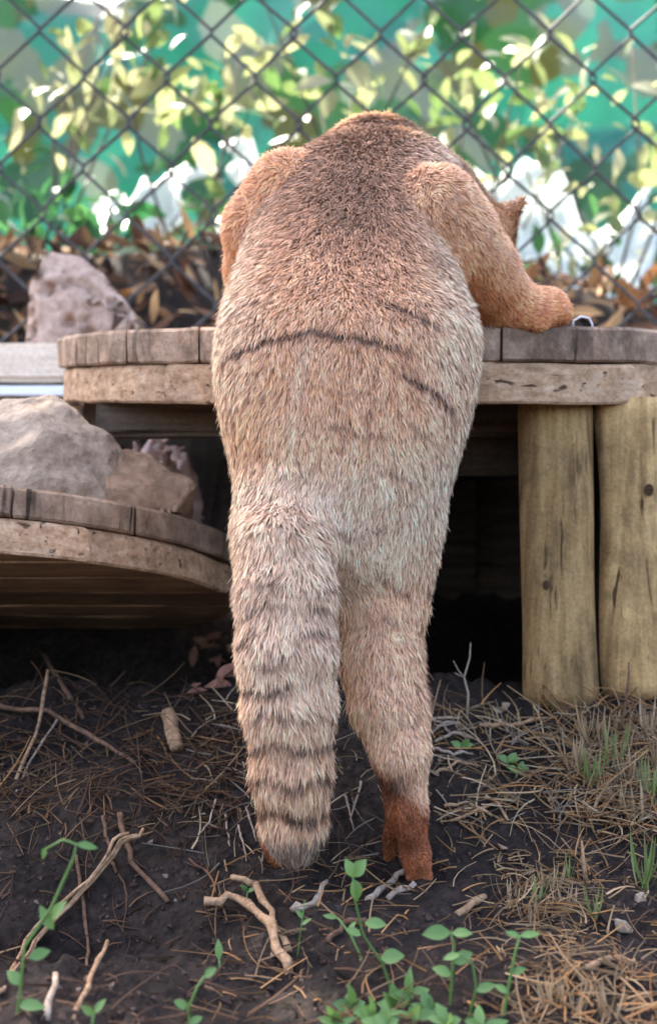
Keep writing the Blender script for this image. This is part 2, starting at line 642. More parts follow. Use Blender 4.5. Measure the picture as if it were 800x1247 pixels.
lower = round_table(LT_C, LT_R, LT_SL, 0.036, 0.042, [-.4, -.25, -.1, .04, .165, .29, .4], [-.4, -.31, -.2, -.08, .04, .16, .28, .4])
tag(lower, 'lower round wooden table tilted beside the cat, carrying angular stones', 'table')


def local_part(name, me, mat, root):
    o = obj(name, me, mat, root)
    o.matrix_parent_inverse = root.matrix_basis.inverted() if False else Matrix.Identity(4)
    return o


def to_local(root, v):
    m = Matrix.Translation(root.location) @ root.rotation_euler.to_matrix().to_4x4()
    return m.inverted() @ Vector(v)


def stave(name, x0, x1, y, z0, z1, depth, root, mat, seed, lean=0.0, rounded=0.35):
    """upright half-log: flat-ish face bowed towards -Y"""
    V, F = [], []
    rows, n = 22, 14
    for r in range(rows):
        t = r / (rows - 1)
        z = z0 + (z1 - z0) * t
        for k in range(n):
            if k < 10:
                s = k / 9 * 2 - 1
                bow = (1 - abs(s) ** 3.0) * depth * rounded + (1 - rounded) * depth * (0.5 if abs(s) < 1 else .42)
                x = (x0 + x1) / 2 + s * (x1 - x0) / 2
                yy = y - bow
            else:
                s = 1 - (k - 9) / 5 * 2
                x = (x0 + x1) / 2 + s * (x1 - x0) / 2 * 0.97
                yy = y + depth * .5
            q = np.array([[x, yy, z * .25]])
            w = fbm(q, 30, 2, seed)[0] * 0.0022 + vnoise(np.array([[x * .6, seed, z]]), 5, seed)[0] * 0.004
            ins = .003 if r in (0, rows - 1) else 0
            p = Vector((x + w + lean * (t - 0.5) + (ins if k < 1 else 0), yy + w + ins, z))
            V.append(to_local(root, p))
    for r in range(rows - 1):
        for k in range(n):
            k2 = (k + 1) % n
            F.append((r * n + k, r * n + k2, (r + 1) * n + k2, (r + 1) * n + k))
    F.append(tuple(range(n))[::-1])
    F.append(tuple((rows - 1) * n + k for k in range(n)))
    return obj(name, mesh_pd(name, V, F, True), mat, root)


def rough_beam(name, c, size, root, mat, seed, axis=0, rotz=0.0):
    """old board with uneven edges"""
    bm = bmesh.new()
    bmesh.ops.create_cube(bm, size=1)
    bmesh.ops.scale(bm, vec=size, verts=bm.verts)
    bmesh.ops.bevel(bm, geom=bm.edges[:], offset=min(size) * .12, segments=2, affect='EDGES')
    bmesh.ops.subdivide_edges(bm, edges=[e for e in bm.edges if e.calc_length() > max(size) * .5], cuts=14)
    co = np.array([v.co[:] for v in bm.verts])
    d = fbm(co + seed * 3.1, 14, 3, seed) * min(size) * .05
    for v, k in zip(bm.verts, d):
        v.co += v.normal * k
    me = bpy.data.meshes.new(name)
    bm.to_mesh(me)
    bm.free()
    m = Matrix.Translation(Vector(c)) @ Matrix.Rotation(rotz, 4, 'Z')
    if root:
        base = Matrix.Translation(root.location) @ root.rotation_euler.to_matrix().to_4x4()
        m = base.inverted() @ m
        me.transform(m)
        return obj(name, me, mat, root)
    o = obj(name, me, mat)
    o.matrix_world = m
    return o


UT_BOT = 0.093
# half-log posts under the right side of the upper table
pl = P(634, 600, 0.285).x
pr = P(725, 600, 0.285).x
wpost = pr - pl
for i, (x0, x1, yy) in enumerate([(pl, pr, .30), (pr + .006, pr + .006 + wpost * 1.05, .312), (pr + wpost * 1.12, pr + wpost * 2.0, .335), (pr + wpost * 2.06, pr + wpost * 2.9, .38)]):
    zb = gz1((x0 + x1) / 2, yy - .02) - 0.02
    zt = ut_z(0, yy) - UT_BOT + 0.004
    post_o = stave('support_post', x0, x1, yy, zb + (.018 if i == 0 else 0.012), zt, 0.05, upper, MAT['post'], 31 + i, lean=-.006)
    for (kx, kz, kr) in (((.36, .86, .0065), (.3, .42, .005)) if i == 0 else ((.6, .7, .006),)):
        kp = Vector((x0 + (x1 - x0) * kx, yy - .0335, zb + (zt - zb) * kz))
        bm = bmesh.new()
        bmesh.ops.create_uvsphere(bm, u_segments=10, v_segments=6, radius=kr)
        bmesh.ops.scale(bm, vec=(1, .25, 1.3), verts=bm.verts)
        me = bpy.data.meshes.new('knot')
        bm.to_mesh(me)
        bm.free()
        me.transform(Matrix.Translation(to_local(upper, kp)))
        obj('knot', me, MAT['knot'], post_o)
# the cross beam under the planks and boards added round the hollow to keep light out
b0, b1 = P(120, 540, .42), P(640, 540, .42)
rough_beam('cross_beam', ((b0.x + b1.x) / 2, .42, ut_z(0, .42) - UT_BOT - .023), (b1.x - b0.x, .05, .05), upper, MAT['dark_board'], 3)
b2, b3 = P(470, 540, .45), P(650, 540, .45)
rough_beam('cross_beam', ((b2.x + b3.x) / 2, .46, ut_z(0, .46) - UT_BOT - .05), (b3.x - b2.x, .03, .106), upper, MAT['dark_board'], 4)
for i in range(7):
    x = -0.06 + i * .112
    stave('added_back_board', x, x + .115, 1.06, .05, ut_z(0, 1.06) - UT_BOT + .004, .03, upper, MAT['dark_board'], 71 + i, rounded=.1)
for i in range(6):
    yb = .50 + i * .095
    rough_beam('added_side_board', (-.03, yb, (.04 + ut_z(0, yb) - UT_BOT) / 2), (.025, .092, ut_z(0, yb) - UT_BOT - .04), upper, MAT['dark_board'], 80 + i)
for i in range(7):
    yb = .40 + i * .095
    rough_beam('added_side_board', (.47, yb, (.04 + ut_z(0, yb) - UT_BOT) / 2), (.025, .092, ut_z(0, yb) - UT_BOT - .04), upper, MAT['dark_board'], 90 + i)
# pedestal of the lower table
for i in range(10):
    a = i / 10 * 2 * math.pi
    mb = MB()
    cx, cy = LT_C.x - .14 + .11 * math.cos(a), LT_C.y + .08 + .11 * math.sin(a)
    top = lt_z(0, cy) - .076
    mb.box((cx, cy, (top + .05) / 2), (.06, .03, top - .05), Matrix.Rotation(a + math.pi / 2, 3, 'Z'))
    mb.v = [to_local(lower, v) for v in mb.v]
    mb.build('pedestal_stave', MAT['dark_board'], lower, False)


# ---------------------------------------------------------------- stones
def hull_stone(name, pts, mat, label, cat='stone', group=None, cuts=4, amp=.004, seed=0, freq=22, pits=0):
    bm = bmesh.new()
    for p in pts:
        bm.verts.new(p)
    r = bmesh.ops.convex_hull(bm, input=bm.verts)
    dead = [v for v in bm.verts if not v.link_faces]
    bmesh.ops.delete(bm, geom=dead, context='VERTS')
    ext = max((max(v.co[i] for v in bm.verts) - min(v.co[i] for v in bm.verts)) for i in range(3))
    bmesh.ops.bevel(bm, geom=bm.edges[:], offset=min(.003, ext * .04), segments=1, affect='EDGES')
    bmesh.ops.triangulate(bm, faces=bm.faces[:])
    for _ in range(cuts):
        lim = .0075 if pits == 0 else .006
        es = [e for e in bm.edges if e.calc_length() > lim]
        if not es:
            break
        bmesh.ops.subdivide_edges(bm, edges=es, cuts=1, use_grid_fill=True)
        bmesh.ops.triangulate(bm, faces=bm.faces[:])
    bm.normal_update()
    co = np.array([v.co[:] for v in bm.verts])
    d = fbm(co, freq, 4, seed) * amp
    ridged = np.abs(vnoise(co, freq * .6, seed + 50)) * amp * -1.5
    d = d + ridged
    if pits:
        sel = rng.choice(len(co), pits, replace=False)
        for s in sel:
            pr_ = rng.uniform(.006, .017)
            q = np.linalg.norm(co - co[s], axis=1)
            d = np.minimum(d, d * .3 - pr_ * 1.3 * np.exp(-(q / pr_) ** 4)) * (q < pr_ * 1.6) + d * (q >= pr_ * 1.6)
    for v, k in zip(bm.verts, d):
        v.co += v.normal * float(k)
    c = Vector(np.array([v.co[:] for v in bm.verts]).mean(0))
    c.z = min(v.co.z for v in bm.verts)
    bmesh.ops.translate(bm, vec=-c, verts=bm.verts)
    me = bpy.data.meshes.new(name)
    bm.to_mesh(me)
    bm.free()
    if pits:
        me.polygons.foreach_set('use_smooth', [True] * len(me.polygons))
    o = obj(name, me, mat)
    o.location = c
    tag(o, label, cat, group)
    return o


def on_lt(px, py_unused, Y, dz=0.0):
    p = P(px, 600, Y)
    return Vector((p.x, Y, lt_z(p.x, Y) - .002 + dz))


# large grey stone on the lower table
hull_stone('grey_stone', [P(-40, 500, .30), P(18, 484, .31), P(62, 479, .33), P(88, 497, .31), P(118, 520, .30), P(150, 547, .31), P(160, 580, .32),
                          P(64, 530, .24), P(52, 570, .225), P(-50, 560, .22), on_lt(-55, 0, .20), on_lt(60, 0, .215), on_lt(135, 0, .26), on_lt(165, 0, .36), on_lt(130, 0, .5), on_lt(-60, 0, .5), P(60, 490, .48), P(-40, 500, .48)],
           MAT['grey_stone'], 'large grey angular stone with pale facets on the lower wooden table', amp=.006, seed=4, freq=26, cuts=6)
hull_stone('brown_stone', [P(130, 562, .30), P(150, 545, .32), P(185, 553, .33), P(236, 583, .33), P(238, 592, .31), on_lt(222, 0, .30), on_lt(215, 0, .28), on_lt(130, 0, .255), on_lt(125, 0, .38), on_lt(232, 0, .42), P(170, 552, .42), P(225, 580, .42), P(128, 590, .255)],
           MAT['brown_stone'], 'smaller brown wedge stone leaning against the large grey stone', amp=.0035, seed=8, freq=34, cuts=6)
# pink rough stones behind, on the same table, sunlight baked into their pale colour
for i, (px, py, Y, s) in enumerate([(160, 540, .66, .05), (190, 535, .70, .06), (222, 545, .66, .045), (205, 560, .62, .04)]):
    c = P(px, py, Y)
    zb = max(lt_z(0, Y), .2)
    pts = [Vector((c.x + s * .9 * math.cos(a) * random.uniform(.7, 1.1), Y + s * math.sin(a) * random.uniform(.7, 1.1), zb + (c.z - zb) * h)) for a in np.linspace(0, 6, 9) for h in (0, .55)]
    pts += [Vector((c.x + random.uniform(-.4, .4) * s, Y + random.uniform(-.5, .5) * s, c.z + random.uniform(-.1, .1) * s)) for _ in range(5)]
    hull_stone('sunlit_pink_stone', pts, MAT['sunlit_pink_stone'], 'pink rough stone coloured sunlit pale, glimpsed in the gap under the upper table', group='pink stones behind the wedge stone', amp=.006, seed=20 + i, freq=45)

# pale bench at the far left with the porous stone standing on it
bl, br = P(-260, 440, .92), P(150, 440, .92)
bz1, bz0 = P(0, 416, .92).z, P(0, 464, .92).z
bench = empty('pale_bench', ((bl.x + br.x) / 2, 1.0, gz1((bl.x + br.x) / 2, 1.0)))
tag(bench, 'pale plank bench with a ledge painted sunlit white under it, behind the stones', 'bench')
rough_beam('board', ((bl.x + br.x) / 2, 1.02, (bz1 + bz0) / 2), (br.x - bl.x, .20, bz1 - bz0), bench, MAT['pale_board'], 5)
s1, s0 = P(0, 469, .9).z, P(0, 481, .9).z
rough_beam('sunlit_ledge', ((bl.x + br.x) / 2 - .03, .955, (s1 + s0) / 2 - .001), (br.x - bl.x, .11, s1 - s0), bench, MAT['sun_white_ledge'], 6)  # ledge under the board, its sunlight put into a white colour
for k in (.1, .9):
    x = bl.x + (br.x - bl.x) * k
    zz = gz1(x, 1.04) - .03
    rough_beam('leg', (x, 1.04, (zz + s0) / 2 + .004), (.06, .06, s0 - zz + .03), bench, MAT['dark_board'], 7)
pz = bz1 - .002
hull_stone('porous_stone', [P(33, 350, .98), P(38, 325, .99), P(62, 307, 1.0), P(92, 308, 1.0), P(112, 318, .99), P(140, 352, .98), P(170, 385, .99), P(60, 340, .955), P(110, 350, .95), P(150, 392, .945)] +
           [Vector((P(px, 400, Y).x, Y, pz)) for px, Y in ((30, .95), (100, .935), (168, .94), (175, 1.0), (150, 1.08), (40, 1.08))] + [P(60, 318, 1.06), P(110, 330, 1.06)],
           MAT['porous_stone'], 'reddish porous stone full of small holes standing on the pale bench', cuts=6, amp=.003, seed=11, pits=110)

# ---------------------------------------------------------------- chain link fence
FY = 1.28
sc_f = (FY - CAM.y) / F_PX
DW, DH = 105 * sc_f, 112 * sc_f          # diamond width and height
fence = empty('chain_link_fence', (0, FY, gz1(0, FY)))
tag(fence, 'rusty chain link fence behind the tables', 'fence')
x_ref = P(45, 95, FY)
f_inv = Matrix.Translation(-Vector(fence.location))
for j in range(-22, 30):
    mb = MB()
    xc = x_ref.x + (j + .5) * DW / 2
    pts, rad = [], []
    z_lo, z_hi = 0.25, 2.15
    k0 = int((z_lo - x_ref.z) / (DH / 2)) - 1
    k1 = int((z_hi - x_ref.z) / (DH / 2)) + 1
    for k in range(k0, k1):
        s = 1 if (k + j) % 2 == 0 else -1
        z = x_ref.z + k * DH / 2
        wx = 0.006 * math.sin(j * 1.7 + k * .9) + .012 * math.sin(z * 2.1 + xc)
        xx = xc + s * (DW / 4 + .003) + wx
        wob = 0.02 * math.sin(xc * 2.3 + 1) + .012 * math.sin(z * 3 + xc)
        for e, dz in ((-.0045, -.006), (.0045, .006)):
            pts.append(Vector((xx, FY + wob + (.0035 if e > 0 else -.0035), z + dz)))
    mb.tube(pts, 0.0037, 6)
    mb.v = [f_inv @ v for v in mb.v]
    mb.build('wire', MAT['wire'], fence)

# ---------------------------------------------------------------- the wild cat: signed distance body
VOX = 0.0048
CX0, CX1, CY0, CY1, CZ0, CZ1 = -.20, .34, -.13, .48, -.055, .86
ax = np.arange(CX0, CX1, VOX)
ay = np.arange(CY0, CY1, VOX)
az = np.arange(CZ0, CZ1, VOX)
INS = 0.006      # skin lies this far under the fur outline

torso_rows = [  # py, left px, right px, centre Y, half depth
    (168, 445, 475, .235, .02), (176, 402, 518, .225, .06), (190, 366, 546, .21, .085), (212, 336, 562, .195, .10), (245, 318, 568, .175, .11),
    (280, 303, 562, .15, .118), (320, 288, 556, .125, .12), (360, 273, 570, .095, .12), (400, 263, 587, .062, .117), (440, 258, 587, .052, .115),
    (480, 261, 581, .05, .113), (520, 268, 572, .05, .112), (560, 277, 560, .052, .108), (600, 285, 548, .055, .104), (640, 290, 538, .058, .096), (680, 296, 528, .06, .085), (716, 315, 515, .06, .06), (735, 350, 480, .06, .02)]
rows = []
for py, xl, xr, Yc, hb in torso_rows:
    a, b = P(xl, py, Yc), P(xr, py, Yc)
    rows.append((a.z, (a.x + b.x) / 2, (b.x - a.x) / 2 - INS, Yc, hb - INS * .5))
rows = np.array(sorted(rows))
_zz = np.linspace(rows[0, 0], rows[-1, 0], 300)


def smooth_interp(col_):
    v = np.interp(_zz, rows[:, 0], rows[:, col_])
    k = np.ones(21) / 21
    vp = np.pad(v, 10, mode='edge')
    return np.convolve(vp, k, 'valid')


T_CX, T_A, T_CY, T_B = (smooth_interp(c) for c in (1, 2, 3, 4))


def sdf_torso(x, y, z):
    cx, a, cy, b = (np.interp(z, _zz, t) for t in (T_CX, T_A, T_CY, T_B))
    a = np.maximum(a, .004)
    b = np.maximum(b, .004)
    # slightly boxy cross-section with a shallow spine groove
    u, v = (x - cx) / a, (y - cy) / b
    rr = (np.abs(u) ** 2.3 + np.abs(v) ** 2.3) ** (1 / 2.3)
    d = (rr - 1) * np.minimum(a, b)
    over = np.maximum(z - rows[-1, 0], 0) + np.maximum(rows[0, 0] - z, 0)
    return np.where(over > 0, np.maximum(d, 0) * .6 + over, d)


def sdf_cone(x, y, z, a, b, ra, rb):
    ab = b - a
    L2 = max(ab.length_squared, 1e-9)
    t = np.clip(((x - a.x) * ab.x + (y - a.y) * ab.y + (z - a.z) * ab.z) / L2, 0, 1)
    dx, dy, dz = x - a.x - ab.x * t, y - a.y - ab.y * t, z - a.z - ab.z * t
    return np.sqrt(dx * dx + dy * dy + dz * dz) - (ra + (rb - ra) * t)


def smin(a, b, k):
    h = np.maximum(k - np.abs(a - b), 0) / k
    return np.minimum(a, b) - h * h * k * .25


def utp(px, Y, dz):
    p = P(px, 400, Y)
    return Vector((p.x, Y, ut_z(p.x, Y) + dz))


CH = {}   # chains: list of (points, radii, k inside chain, k to body, group)
toe_r = P(510, 1076, .015)
CH['leg_r'] = ([P(468, 640, .06), P(462, 740, .05), P(463, 800, .038), P(474, 860, .02), P(487, 912, .008)],
               [.050, .044, .0395, .0355, .028])
CH['foot_r'] = ([P(488, 915, .004), P(495, 985, .010), P(506, 1042, .016), P(511, 1070, .020)], [.025, .0195, .0135, .0095])
CH['leg_l'] = ([P(342, 650, .075), P(342, 740, .075), P(345, 820, .07), P(345, 890, .05), P(342, 925, .04)], [.046, .042, .038, .031, .025])
CH['foot_l'] = ([P(342, 925, .04), P(341, 1000, .045), P(344, 1040, .055)], [.024, .020, .016])
CH['tail'] = ([P(352, 615, -.005), P(349, 665, -.035), P(348, 720, -.05), P(349, 790, -.06), P(352, 860, -.062), P(355, 940, -.058), P(357, 996, -.05), P(359, 1020, -.045)],
              [.034, .043, .043, .042, .039, .033, .0275, .021])
CH['arm_r'] = ([P(530, 258, .086), P(546, 288, .108), P(585, 332, .17), P(610, 363, .205), P(643, 383, .215)], [.049, .051, .042, .034, .0255])
CH['paw_r'] = ([P(643, 383, .215), utp(668, .222, .0235)], [.025, .0235])
CH['arm_l'] = ([P(350, 232, .135), P(318, 278, .145), P(312, 330, .21), utp(310, .30, .035), utp(312, .40, .022)], [.044, .040, .034, .027, .021])
CH['neck'] = ([P(455, 225, .24), P(520, 250, .29), P(560, 285, .33)], [.07, .062, .055])
HEAD = P(576, 304, .30)
CH['head'] = ([HEAD, HEAD + Vector((.03, .045, -.03))], [.051, .034])
for i, (dx, dy) in enumerate(((-.006, .006), (-.002, .011), (.003, .011), (.006, .006))):
    b_ = P(510, 1070, .020)
    CH['toe_r%d' % i] = ([b_ + Vector((dx * .5, 0, 0)), Vector((b_.x + dx, b_.y + dy + .006, gz1(b_.x + dx, b_.y + dy + .006) + .006))], [.0085, .0065])
b_ = P(468, 1030, .04)
CH['inner_toe'] = ([P(484, 990, .03), P(476, 1022, .045), P(473, 1044, .052)], [.012, .008, .007])
for i, (dx, dy) in enumerate(((-.018, .006), (-.006, .012), (.007, .012), (.017, .006))):
    b_ = P(344, 1042, .055)
    CH['toe_l%d' % i] = ([b_ + Vector((dx * .5, 0, 0)), Vector((b_.x + dx, b_.y + dy, gz1(b_.x + dx, b_.y + dy) + .006))], [.010, .008])
for i, (dx, dy) in enumerate(((.011, -.013), (.016, -.005), (.016, .006), (.011, .016))):
    b_ = utp(668, .222, .020)
    CH['toe_p%d' % i] = ([b_, b_ + Vector((dx, dy, -.006))], [.0145, .0125])
for i, (dx, dy) in enumerate(((-.015, .012), (-.005, .02), (.006, .02), (.016, .012))):
    b_ = utp(312, .40, .02)
    CH['toe_q%d' % i] = ([b_, b_ + Vector((dx, dy, -.008))], [.012, .010])

KB = {'leg_r': .03, 'leg_l': .03, 'tail': .012, 'arm_r': .007, 'arm_l': .008, 'neck': .05, 'head': .03, 'foot_r': .012, 'foot_l': .012, 'paw_r': .02, 'inner_toe': .006}


def sdf_chain(name, x, y, z):
    pts, rad = CH[name]
    d = None
    for i in range(len(pts) - 1):
        c = sdf_cone(x, y, z, pts[i], pts[i + 1], rad[i], rad[i + 1])
        d = c if d is None else smin(d, c, .012)
    return d


def grid_chain(name):
    """chain evaluated only in its own bounding box"""
    pts, rad = CH[name]
    m = max(rad) + .05
    lo = [min(p[i] for p in pts) - m for i in range(3)]
    hi = [max(p[i] for p in pts) + m for i in range(3)]
    sl = []
    for i, a_ in enumerate((ax, ay, az)):
        i0, i1 = np.searchsorted(a_, [lo[i], hi[i]])
        sl.append(slice(max(i0, 0), min(i1, len(a_))))
    X, Y, Z = np.meshgrid(ax[sl[0]], ay[sl[1]], az[sl[2]], indexing='ij')
    return tuple(sl), sdf_chain(name, X, Y, Z), (X, Y, Z)


X, Y, Z = np.meshgrid(ax, ay, az, indexing='ij')
D = sdf_torso(X, Y, Z)
order = ['neck', 'head', 'leg_r', 'leg_l', 'arm_l', 'arm_r', 'foot_r', 'foot_l', 'paw_r', 'inner_toe'] + [n for n in CH if n.startswith('toe')] + ['tail']
for nme in order:
    sl, d, (Xs, Ys, Zs) = grid_chain(nme)
    k = KB.get(nme, .008)
    if nme == 'tail':
        zt = P(350, 690, 0).z
        kk = .006 + .03 * sstep(zt - .03, zt + .06, Zs)
        D[sl] = smin(D[sl], d, kk)
    else:
        D[sl] = smin(D[sl], d, k)


# ears: thin cones with a hollow front
def ear(base, tip, width, thick, nrm):
    global D
    axis = (tip - base)
    L = axis.length
    axis.normalize()
    n = (nrm - axis * nrm.dot(axis)).normalized()
    s = axis.cross(n)
    m = .07
    sl = []
    for i, a_ in enumerate((ax, ay, az)):
        i0, i1 = np.searchsorted(a_, [min(base[i], tip[i]) - m, max(base[i], tip[i]) + m])
        sl.append(slice(max(i0, 0), min(i1, len(a_))))
    sl = tuple(sl)
    Xs, Ys, Zs = X[sl], Y[sl], Z[sl]
    rx, ry, rz = Xs - base.x, Ys - base.y, Zs - base.z
    t = (rx * axis.x + ry * axis.y + rz * axis.z) / L
    u = rx * s.x + ry * s.y + rz * s.z
    v = rx * n.x + ry * n.y + rz * n.z
    w = width * np.clip(1 - t, 0, 1) ** 1.0 * .5 + .002
    cup = v - (u / width) ** 2 * .03 + .006
    d = np.maximum(np.maximum(np.abs(u) - w, np.abs(cup) - thick * (1.25 - .6 * np.clip(t, 0, 1))), np.maximum(-t * L - .01, (t - 1) * L))
    D[sl] = smin(D[sl], d, .012)


ear(P(594, 288, .275), P(641, 243, .262), .062, .006, Vector((.5, -.75, .2)))
ear(P(548, 275, .33), P(530, 235, .335), .052, .006, Vector((-.4, -.6, .3)))
# eye sockets and forehead are left to the fur

# belly and forearms must not sink into the planks: flatten against the table rim
rim = np.sqrt((X - UT_C.x) ** 2 + (Y - UT_C.y) ** 2) - (UT_R - .004)
ztop = ut_near.z + (Y - .172) * UT_SL
slab = np.maximum(rim, np.maximum(Z - ztop + .003, ztop - .09 - Z))
D = np.maximum(D, -slab)


def surface_nets(D, ax, ay, az):
    s = D < 0
    nx, ny, nz = D.shape
    c = s[:-1, :-1, :-1].astype(np.int8)
    tot = np.zeros((nx - 1, ny - 1, nz - 1), np.int8)
    for i in (0, 1):
        for j in (0, 1):
            for k in (0, 1):
                tot += s[i:nx - 1 + i, j:ny - 1 + j, k:nz - 1 + k]
    act = (tot > 0) & (tot < 8)
    I, J, K = np.nonzero(act)
    vid = np.full(act.shape, -1, np.int64)
    vid[I, J, K] = np.arange(len(I))
    acc = np.zeros((len(I), 3))
    cnt = np.zeros(len(I))
    corners = [(i, j, k) for i in (0, 1) for j in (0, 1) for k in (0, 1)]
    for a in corners:
        for axis in range(3):
            if a[axis] == 1:
                continue
            b = list(a)
            b[axis] = 1
            da = D[I + a[0], J + a[1], K + a[2]]
            db = D[I + b[0], J + b[1], K + b[2]]
            m = (da < 0) != (db < 0)
            t = np.where(m, da / np.where(m, da - db, 1), 0)
            pa = np.array(a, float)[None, :].repeat(len(I), 0)
            pa[:, axis] += t
            acc += pa * m[:, None]
            cnt += m
    loc = acc / cnt[:, None]
    h = ax[1] - ax[0]
    V = np.stack([ax[I], ay[J], az[K]], 1) + loc * h
    Q = []
    # faces for sign-changing grid edges
    for axis in range(3):
        o = [(0, 0, 0)] * 4
        e1, e2 = [(1, 2), (2, 0), (0, 1)][axis]
        A = s[:-1, :, :] if axis == 0 else (s[:, :-1, :] if axis == 1 else s[:, :, :-1])
        B = s[1:, :, :] if axis == 0 else (s[:, 1:, :] if axis == 1 else s[:, :, 1:])
        i, j, k = np.nonzero(A != B)
        ok = np.ones(len(i), bool)
        ijk = [i, j, k]
        for e in (e1, e2):
            ok &= (ijk[e] > 0) & (ijk[e] < D.shape[e] - 1)
        i, j, k = i[ok], j[ok], k[ok]
        flip = ~A[i, j, k]
        ijk = [i, j, k]
        vs_ = []
        for d1, d2 in ((0, 0), (1, 0), (1, 1), (0, 1)):
            q = [ijk[0].copy(), ijk[1].copy(), ijk[2].copy()]
            q[e1] = q[e1] - 1 + d1
            q[e2] = q[e2] - 1 + d2
            vs_.append(vid[q[0], q[1], q[2]])
        q = np.stack(vs_, 1)
        q[flip] = q[flip][:, ::-1]
        Q.append(q)
    return V, np.concatenate(Q)


V, Q = surface_nets(D, ax, ay, az)
# light laplacian smoothing
ed = np.concatenate([Q[:, [0, 1]], Q[:, [1, 2]], Q[:, [2, 3]], Q[:, [3, 0]]])
deg = np.bincount(np.concatenate([ed[:, 0], ed[:, 1]]), minlength=len(V)).astype(float)
for _ in range(3):
    s_ = np.zeros_like(V)
    for c in range(3):
        s_[:, c] = np.bincount(ed[:, 0], V[ed[:, 1], c], len(V)) + np.bincount(ed[:, 1], V[ed[:, 0], c], len(V))
    V = V * .4 + .6 * s_ / deg[:, None]

# ---- coat colour as a function of place on the body
PX_M = 1.0


def S(px, py, Y=-.03):
    p = P(px, py, Y)
    return (p.x, p.z)


def polyline_dist(x, z, pts):
    d = np.full(x.shape, 9.0)
    tpar = np.zeros(x.shape)
    n = len(pts) - 1
    for i in range(n):
        a, b = np.array(pts[i]), np.array(pts[i + 1])
        ab = b - a
        t = np.clip(((x - a[0]) * ab[0] + (z - a[1]) * ab[1]) / (ab @ ab), 0, 1)
        q = np.hypot(x - a[0] - ab[0] * t, z - a[1] - ab[1] * t)
        m = q < d
        d = np.where(m, q, d)
        tpar = np.where(m, (i + t) / n, tpar)
    return d, tpar


STRIPES_AND_FOLDS = [  # points (px), width px, strength, Y of the skin there
    ([(264, 436), (290, 424), (330, 413), (380, 405), (430, 411), (470, 421), (508, 432)], 4.2, .95),
    ([(474, 450), (505, 462), (535, 480), (556, 505)], 4.0, .95),
    ([(448, 363), (485, 374), (512, 386), (534, 402)], 3.4, .75),
    ([(268, 384), (292, 368), (330, 356)], 3.4, .55),
    ([(274, 492), (298, 486), (318, 478)], 3.4, .6),
    ([(395, 513), (435, 524), (482, 529)], 3.6, .6),
    ([(496, 515), (520, 528), (536, 545)], 3.4, .55),
    ([(430, 560), (470, 570), (520, 590)], 3.2, .4),
    ([(290, 540), (320, 550), (350, 548)], 3.4, .35),
    ([(388, 470), (420, 476)], 3.0, .4),
    ([(385, 630), (412, 641), (442, 650)], 4.0, .5),  # shade of the tail-base fold, put into the coat colour
    ([(455, 688), (475, 707), (507, 727)], 3.5, .6),  # thigh fold shade painted into the coat, this row and the next
    ([(462, 742), (480, 756), (494, 764)], 3.5, .5),
]


def lin(c):
    c = np.array(c) / 255.0
    return np.where(c <= .04045, c / 12.92, ((c + .055) / 1.055) ** 2.4)


C_GREY = lin((158, 120, 92))
C_BACK = lin((198, 148, 110))
C_PALE = lin((206, 180, 154))
C_ORANGE = lin((222, 140, 84))
C_SOLE = lin((130, 74, 40))
C_DARK = lin((46, 33, 26))
C_WARM = lin((206, 152, 108))
ARM_NAMES = ('arm_r', 'paw_r', 'arm_l')


def part_dist(p):
    x, y, z = p[:, 0], p[:, 1], p[:, 2]
    names = ['torso'] + [n for n in CH]
    ds = [sdf_torso(x, y, z)]
    for n in names[1:]:
        ds.append(sdf_chain(n, x, y, z))
    return names, np.array(ds)


def pix(p):
    """height and width coordinates on the body in photograph-scale units (fixed in the world)"""
    return 400 + p[:, 0] * 1215.0, 672 - (p[:, 2] - .346) * 1215.0


